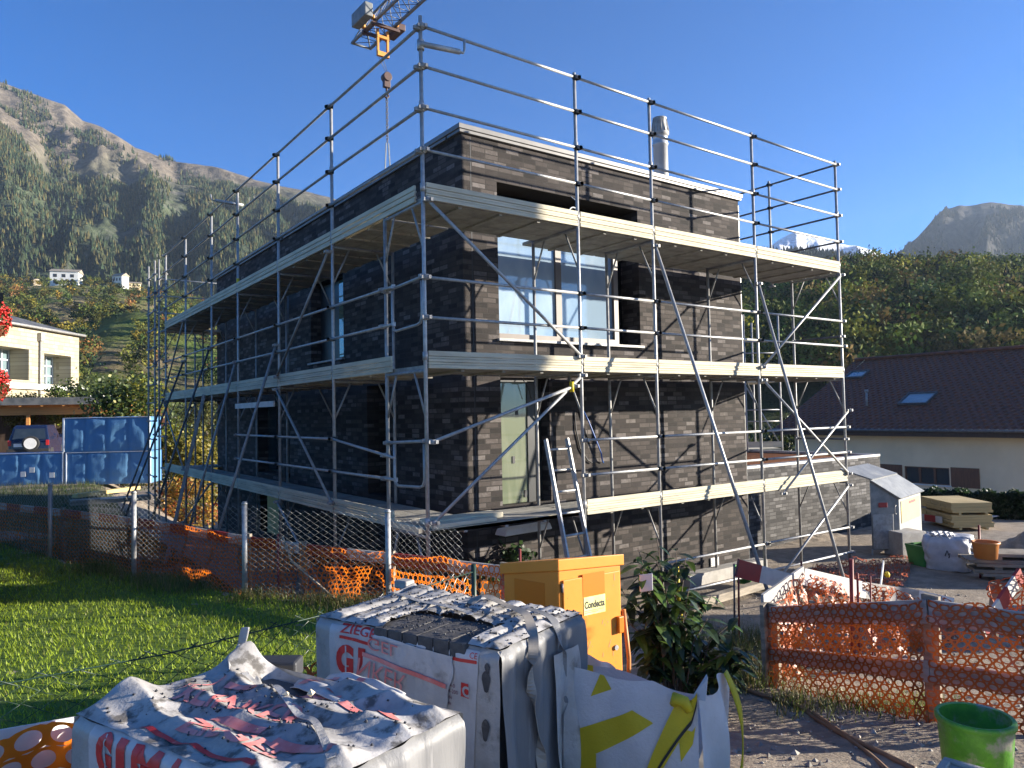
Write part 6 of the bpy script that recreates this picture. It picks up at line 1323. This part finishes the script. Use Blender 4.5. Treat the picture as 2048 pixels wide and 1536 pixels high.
# ------------------------------------------------------------------ leafy shrub beside the cabinet
sb = ond(1350, 1370, 5.8); sb[2] = zg1(sb[0], sb[1])
sh = thing('leafy_shrub', sb, 'dark glossy leaved shrub beside the yellow cabinet', 'shrub'); mb = MB(); LV_ = []; LC = []; LF = []
fwd = np.array([FW[0], FW[1], 0]); fwd /= np.linalg.norm(fwd); rgt = np.array([RT[0], RT[1], 0]); rgt /= np.linalg.norm(rgt)
rs = random.Random(12)
def leaf_at(p, d, ln, col, droop):
    d = d/np.linalg.norm(d); s_ = np.cross(d, UPV); s_ /= np.linalg.norm(s_)+1e-9; nrm = np.cross(s_, d); b = len(LV_)*0
    W = [0, .55, 1.0, .85, .45, 0]; T = [0, .15, .4, .65, .88, 1]; c = []
    for w_, t in zip(W, T):
        q = p+d*ln*t-UPV*ln*droop*t*t; c.append((q-s_*w_*ln*.24+nrm*w_*ln*.05, q, q+s_*w_*ln*.24+nrm*w_*ln*.05))
    for k in range(5):
        for a in (0, 1): LV_.extend([c[k][a], c[k][a+1], c[k+1][a+1], c[k+1][a]]); LC.append(col)
stems = []
for k in range(44):
    tx = rs.uniform(-.36, .52); tz = rs.uniform(.35, 1.22)*(1.0 if tx < .15 else .8-.5*(tx-.15)); ty = rs.uniform(-.22, .3)
    if k < 4: tx, tz = (-.08, .02, -.26, .1)[k], (1.22, 1.16, 1.08, 1.1)[k]
    b = sb+rgt*tx*.25+fwd*ty*.3; tx *= 1.1; tz *= 1.12; tip = sb+rgt*tx+fwd*ty+UPV*tz; mid = b*.4+tip*.6+UPV*.12-rgt*tx*.15; pts = [b, b*.5+mid*.5+UPV*.05, mid, tip]; mb.path(pts, [.008, .007, .005, .003], 5)
    nl = rs.randint(13, 20)
    for j in range(nl):
        t = .3+.7*(j+rs.random())/nl; p = (1-t)**2*b+2*t*(1-t)*mid+t*t*tip; a = j*2.4+rs.uniform(-.5, .5); d = rgt*math.cos(a)+fwd*math.sin(a)+UPV*rs.uniform(-.35, .35)
        col = np.array(rs.choice([(.030, .055, .022), (.045, .075, .028), (.065, .11, .03), (.02, .04, .018), (.10, .17, .03)]))*rs.uniform(.8, 1.2); leaf_at(p, d, rs.uniform(.10, .19), col, rs.uniform(.2, .75))
mb.build('stems', 'bark', sh); soup('leaves', np.array(LV_), 4, 'leaf_gloss', np.array(LC), sh)
q = sb-rgt*.30+UPV*1.02-fwd*.25; mb = MB(); mb.frame(q, rgt*.10+UPV*.01, fwd*.01, UPV*.13); tag(mb.build('tag_card', 'white_paint', bevel=.004), 'crumpled pale tag caught in the shrub by the cabinet', 'tag')
q = ond(1353, 1130, 6.0); mb = MB(); mb.path([q, q-UPV*.25+RT*.01, q-UPV*.48+RT*.03, q-UPV*.62+RT*.02], [.018, .02, .016, .01], 6); tag(mb.build('warning_ribbon', 'bag_yellow'), 'yellow ribbon hanging behind the shrub', 'ribbon')
tree('low_weeds', np.array([*onz(1010, 1105, 1.2)[:2], .7]), .75, .5, 500, .07, [(.03, .06, .02), (.05, .09, .03)], 'low green weeds behind the yellow cabinet', .3, None, 8, 77, 'weeds')
# ------------------------------------------------------------------ open white and yellow rubble bag
gl = ond(1105, 1500, 3.86); gr = ond(1398, 1500, 3.52); gb = ond(1456, 1500, 4.02); zt = 1.965; zb_ = 1.2
ga = gr-gl; ga[2] = 0; gA = np.linalg.norm(ga); ga /= gA; gs = gb-gr; gs[2] = 0; gS = np.linalg.norm(gs); gs /= gS; G0 = np.array([gl[0], gl[1], 0]); gn = np.cross(ga, UPV); gn = gn if gn @ (CAM-gl) > 0 else -gn; gm = np.cross(gs, UPV); gm = gm if gm @ ga > 0 else -gm
bgt = thing('rubble_bag', (*(G0+ga*.4+gs*.3)[:2], zb_), 'open white bulk bag with yellow print and yellow strap beside the tall pallet', 'bulk bag')
def rim(u): return zt+.0-.10*max(0, (u-.72)/.28)**1.0+.012*math.sin(u*9)+(.07*max(0, (u-.965)/.035))
def gf(u, v, e=0):          # front
    z = zb_+(rim(u)-zb_)*v; bulge = .06*math.sin(math.pi*min(u*.95+.02, 1))*math.sin(math.pi*(v*.75+.12))+.012*nz3((u*4, v*3, 3), 1.2)+.016*math.sin(u*14+v*7)*max(0, .3-abs(u-.5))
    return G0+ga*gA*u+UPV*z+gn*(bulge+e)
def gside(u, v, e=0):
    z = zb_+(rim(1)-zb_-.12*u-.04*math.sin(u*6))*v; return G0+ga*gA+gs*gS*u+UPV*z+gm*(.05*math.sin(math.pi*u)*math.sin(math.pi*v*.9)+.02*math.sin(u*11+v*3)+e)+gn*0
mb = MB(); mb.grid(gf, 70, 44); mb.build('front_cloth', 'bag_white', bgt)
mb = MB(); mb.grid(gside, 30, 40); mb.build('side_cloth', 'bag_white', bgt)
mb = MB(); mb.grid(lambda u, v: G0+ga*gA*u+gs*gS+UPV*(zb_+(zt-.22+.04*math.sin(u*5+1)-zb_)*v), 30, 20); mb.grid(lambda u, v: G0+gs*gS*u+UPV*(zb_+(zt-.02-.20*u-zb_)*v), 20, 20); mb.grid(lambda u, v: G0+ga*gA*u+gs*gS*v+UPV*(zt-.34+.05*nz3((u*3, v*3, 1), 1.5)), 12, 12); mb.build('back_cloth', 'bag_white', bgt)
def fpt(px, py):
    d = ray(px, py); t = ((G0+gn*.04-CAM) @ gn)/(d @ gn); P = CAM+d*t-G0; u = float(P @ ga)/gA; z = float(P[2]); return u, (z-zb_)/(rim(min(max(u, 0), 1))-zb_)
def patch(name, m, px4, e=.004, n=12, parent=None):
    c = np.array([fpt(*p) for p in px4]); mb = MB()
    def f(a, b): q = (c[0]*(1-a)+c[1]*a)*(1-b)+(c[3]*(1-a)+c[2]*a)*b; return gf(min(max(q[0], 0), 1), min(max(q[1], -.2), 1), e)
    mb.grid(f, n, n); return mb.build(name, m, parent or bgt)
patch('print', 'bag_yellow', [(1198, 1349), (1203, 1349), (1222, 1380), (1181, 1393)]); patch('print', 'bag_yellow', [(1160, 1456), (1266, 1418), (1307, 1446), (1160, 1520)]); patch('print', 'bag_yellow', [(1160, 1505), (1195, 1505), (1194, 1560), (1160, 1560)], .003); patch('print', 'bag_yellow', [(1355, 1458), (1388, 1458), (1383, 1493), (1361, 1526)])
sp_ = patch('strap', 'bag_yellow', [(1377, 1362), (1417, 1362), (1322, 1545), (1292, 1545)], .011)
patch('stitching', 'stitch', [(1397, 1394), (1402, 1396), (1318, 1540), (1312, 1540)], .0135, 30, sp_)
q = gf(.90, .97, .02); mb = MB(); mb.path([gf(.86, .93, .02), gf(.875, .985, .035), gf(.93, 1.0, .04), gf(.955, .95, .03)], [.02, .03, .03, .02], 8); mb.build('strap_loop', 'bag_yellow', bgt)
q = gf(.985, .98, .0); mb = MB(); mb.add([q-ga*.02, q+ga*.05, q+ga*.055+UPV*.10+gs*.03, q+ga*.045+UPV*.11+gs*.05], [(0, 1, 2, 3)]); mb.build('corner_tip', 'bag_white', bgt, solid=.006)
mb = MB(); c = G0+ga*gA+gs*gS*.85; vs = []
for k in range(17):
    t = k/16; p = c+UPV*(zt-.08-.72*t)+gm*(.02+.075*math.sin(math.pi*t))+gs*.05*math.sin(math.pi*t*.9); vs += [p-gs*.03, p+gs*.03+gm*.01*math.sin(t*9)]
mb.add(vs, [(2*k, 2*k+1, 2*k+3, 2*k+2) for k in range(16)], True); mb.build('strap', 'bag_yellow', bgt, solid=.006)
mb = MB(); mb.grid(lambda u, v: ond(1160+72*u, 1310+28*u*u, 4.5)-UPV*(.22*v)+FW*.03*math.sin(u*9), 14, 8); mb.build('back_rim', 'bag_white', bgt); mb = MB(); mb.grid(lambda u, v: ond(1160+26*u, 1327+4*u, 4.47)-UPV*.09*v, 6, 6); mb.build('print', 'bag_yellow', bgt)
# ------------------------------------------------------------------ tower crane
cr = thing('tower_crane', (0, 0, 0), 'yellow and grey tower crane jib with trolley and hook above the house', 'crane')
J0 = ond(722, 92, 40.0); J1 = ond(822, -8, 35.6); J1[2] = J0[2]; jd = J1-J0; jd /= np.linalg.norm(jd); jn = np.array([-jd[1], jd[0], 0]); JL = float((.79-J0[0]-1.645*J0[1])/(jd[0]+1.645*jd[1])); hw = .54; jh = 1.15
cr.location = tuple(J0+jd*JL*.5); OFF[cr.name] = np.array(J0+jd*JL*.5)
mb = MB()
for s_ in (-1, 1): mb.beam(J0+jn*hw*s_, J0+jn*hw*s_+jd*JL, .12, .12)
mb.tube(J0+UPV*jh+jd*.6, J0+UPV*jh+jd*JL, .06, 8); mb.tube(J0-jn*hw, J0+jn*hw, .06, 6)
for s_ in (-1, 1): mb.tube(J0+jn*hw*s_, J0+UPV*jh+jd*.6, .035, 6)
mb.build('jib_chord', 'crane_grey', cr)
mb = MB(); k = 0; st_ = .9
while k*st_ < JL-1:
    a = J0+jd*k*st_; b = a+jd*st_
    for s_ in (-1, 1): mb.tube(a+jn*hw*s_, a+jd*st_*.5+UPV*jh, .022, 4); mb.tube(a+jd*st_*.5+UPV*jh, b+jn*hw*s_, .022, 4)
    mb.tube(a-jn*hw, b+jn*hw, .02, 4); mb.tube(b-jn*hw, b+jn*hw, .02, 4); k += 1
mb.build('lattice', 'steel_dark', cr)
tc_ = ond(771, 52, 38.4); tl = J0+jd*float((tc_-J0) @ jd)
tr = MB()
for a in (-.55, .55): tr.frame(tl+jd*a-jn*(hw+.25)-UPV*.30, jn*(2*hw+.5), jd*.16, UPV*.14)
for s_ in (-1, 1): tr.frame(tl-jd*.7+jn*(hw+.10)*s_-UPV*.26, jd*1.4, jn*.08, UPV*.22)
tv = tr.build('trolley', 'hook_red', cr)
for s_ in (-1, 1):
    for a in (-.55, .55): q = tl+jd*a+jn*(hw+.14)*s_; MB().tube(q-jn*.06+UPV*.12, q+jn*.06+UPV*.12, .13, 14).build('wheel', 'crane_yellow', tv)
mb = MB(); q = tl-UPV*.2
for s_ in (-.28, .28): mb.frame(q+jn*(s_-.05)-UPV*1.25+jd*.2, jn*.10, jd*.14, UPV*1.2)
mb.frame(q-jn*.33-UPV*1.45+jd*.2, jn*.66, jd*.18, UPV*.24); mb.frame(q-jn*.33-UPV*.5+jd*.2, jn*.66, jd*.16, UPV*.14); mb.build('pulley_frame', 'crane_yellow', tv)
wx = J0+jd*1.5 - jn*0
for s_, m_, nm in ((-1, 'crane_grey', 'winch_box'), (1, 'hook_red', 'cable_box')):
    q = tl+jn*(hw+.25)*s_+jd*.1; MB().frame(q-jd*.9, jd*(1.6 if s_ < 0 else 1.3), jn*.45*s_, UPV*(.7 if s_ < 0 else .35)).build(nm, m_, cr, bevel=.04)
sgn = 1 if (jn @ RT) < 0 else -1
hk = ond(773, 155, 38.6); 
mb = MB()
for s_ in (-.13, .13): mb.tube(tl-UPV*1.5+jn*s_, np.array([hk[0], hk[1], hk[2]+.3])+jn*s_*.4, .014, 5)
mb.build('hoist_rope', 'steel_dark', cr)
hb = MB(); hb.frame(hk-jn*.18-jd*.12-UPV*.55, jn*.36, jd*.24, UPV*.62); hb.tube(hk-jd*.2, hk+jd*.2, .24, 14); hb.path([hk-UPV*.55, hk-UPV*.8, hk-UPV*1.0+jn*.12, hk-UPV*1.12, hk-UPV*1.0-jn*.16], .06, 8); hb.build('hook_block', 'hook_red', cr, bevel=.03)
ce = hk-UPV*1.05; mb = MB()
for k in range(15):
    p = ce-UPV*(.16*k); ax = jn if k % 2 else jd; mb.path([p+ax*.05, p-UPV*.06+ax*.06, p-UPV*.16+ax*.05, p-UPV*.20, p-UPV*.16-ax*.05, p-UPV*.06-ax*.06, p-ax*.05+UPV*.0, p+UPV*.03, p+ax*.05], .02, 5)
mb.build('chain', 'steel_dark', cr)
mb = MB()
for s_ in (-.13, .13): mb.beam(ce-UPV*2.45+jn*s_*.5, ce-UPV*4.9+jn*s_*1.6, .05, .05, jd)
mb.build('sling', 'crane_grey', cr)
mt = J0+jd*JL; mb = MB(); mb.box((mt[0]-.36, mt[1]-.36, -.5), (mt[0]+.36, mt[1]+.36, mt[2]+2.5))
for k in range(16): mb.box((mt[0]-.40, mt[1]-.40, 1.0+1.4*k), (mt[0]+.40, mt[1]+.40, 1.12+1.4*k))
mb.build('mast', 'crane_yellow', cr)
mb = MB()
for k in range(6): mb.box((mt[0]-.95, mt[1]-1.0, .1+.70*k), (mt[0]+.95, mt[1]-.45, .76+.70*k)); mb.box((mt[0]-.95, mt[1]+.45, .1+.70*k), (mt[0]+.95, mt[1]+1.0, .76+.70*k-.02*k))
mb.build('ballast', 'concrete', cr, bevel=.03)
mb = MB()
for a, b in ((1, 1), (1, -1), (-1, 1), (-1, -1)): mb.beam((mt[0], mt[1], .4), (mt[0]+a*2.2, mt[1]+b*2.2, .1), .2, .25)
mb.build('outrigger', 'crane_yellow', cr)
# ------------------------------------------------------------------ unseen tree added off the right border to shade the pallets
fwd2 = np.array([FW[0], FW[1], 0]); fwd2 /= np.linalg.norm(fwd2); rgt2 = np.array([RT[0], RT[1], 0]); rgt2 /= np.linalg.norm(rgt2)
b = np.array([CAM[0], CAM[1], 0])+rgt2*5.7+fwd2*4.2; b[2] = zg1(b[0], b[1])
r = thing('shade_tree', b, 'unseen round headed tree added beyond the right border to shade the pallets', 'tree'); mb = MB(); mb.path([b-UPV*.1, b+UPV*.7, b+UPV*1.5], [.05, .04, .025], 8)
for k in range(10):
    a = k*2.4; q = b+UPV*(1.2+.6*random.random())+rgt2*math.cos(a)*.7+fwd2*math.sin(a)*1.1; mb.path([b+UPV*.95, q], [.02, .006], 5)
mb.build('trunk', 'bark', r)
P = rand_dirs(5200)*(rng.random((5200, 1))**.4); P = b+UPV*1.52+P[:, :1]*rgt2*.8+P[:, 1:2]*fwd2*1.45+P[:, 2:]*UPV*.50
soup('crown', leaf_quads(P, rng.uniform(.06, .11, 5200), 0, 1.5), 4, 'leaf', np.array([(.05, .08, .02)])*rng.uniform(.6, 1.3, (5200, 1)), r)
# ------------------------------------------------------------------ valley air
mh = bpy.data.materials.new('haze'); mh.use_nodes = True; nn_ = mh.node_tree.nodes; nn_.remove(nn_['Principled BSDF'])
pv_ = nn_.new('ShaderNodeVolumePrincipled'); pv_.inputs['Color'].default_value = (.62, .78, 1, 1); pv_.inputs['Density'].default_value = HAZE; pv_.inputs['Anisotropy'].default_value = .2
mh.node_tree.links.new(pv_.outputs[0], nn_['Material Output'].inputs['Volume']); M['haze'] = mh
tag(MB().box((-3200, -3200, -8), (3200, 3200, HTOP)).build('haze', 'haze'), 'thin blue air filling the valley', 'haze', kind='stuff')
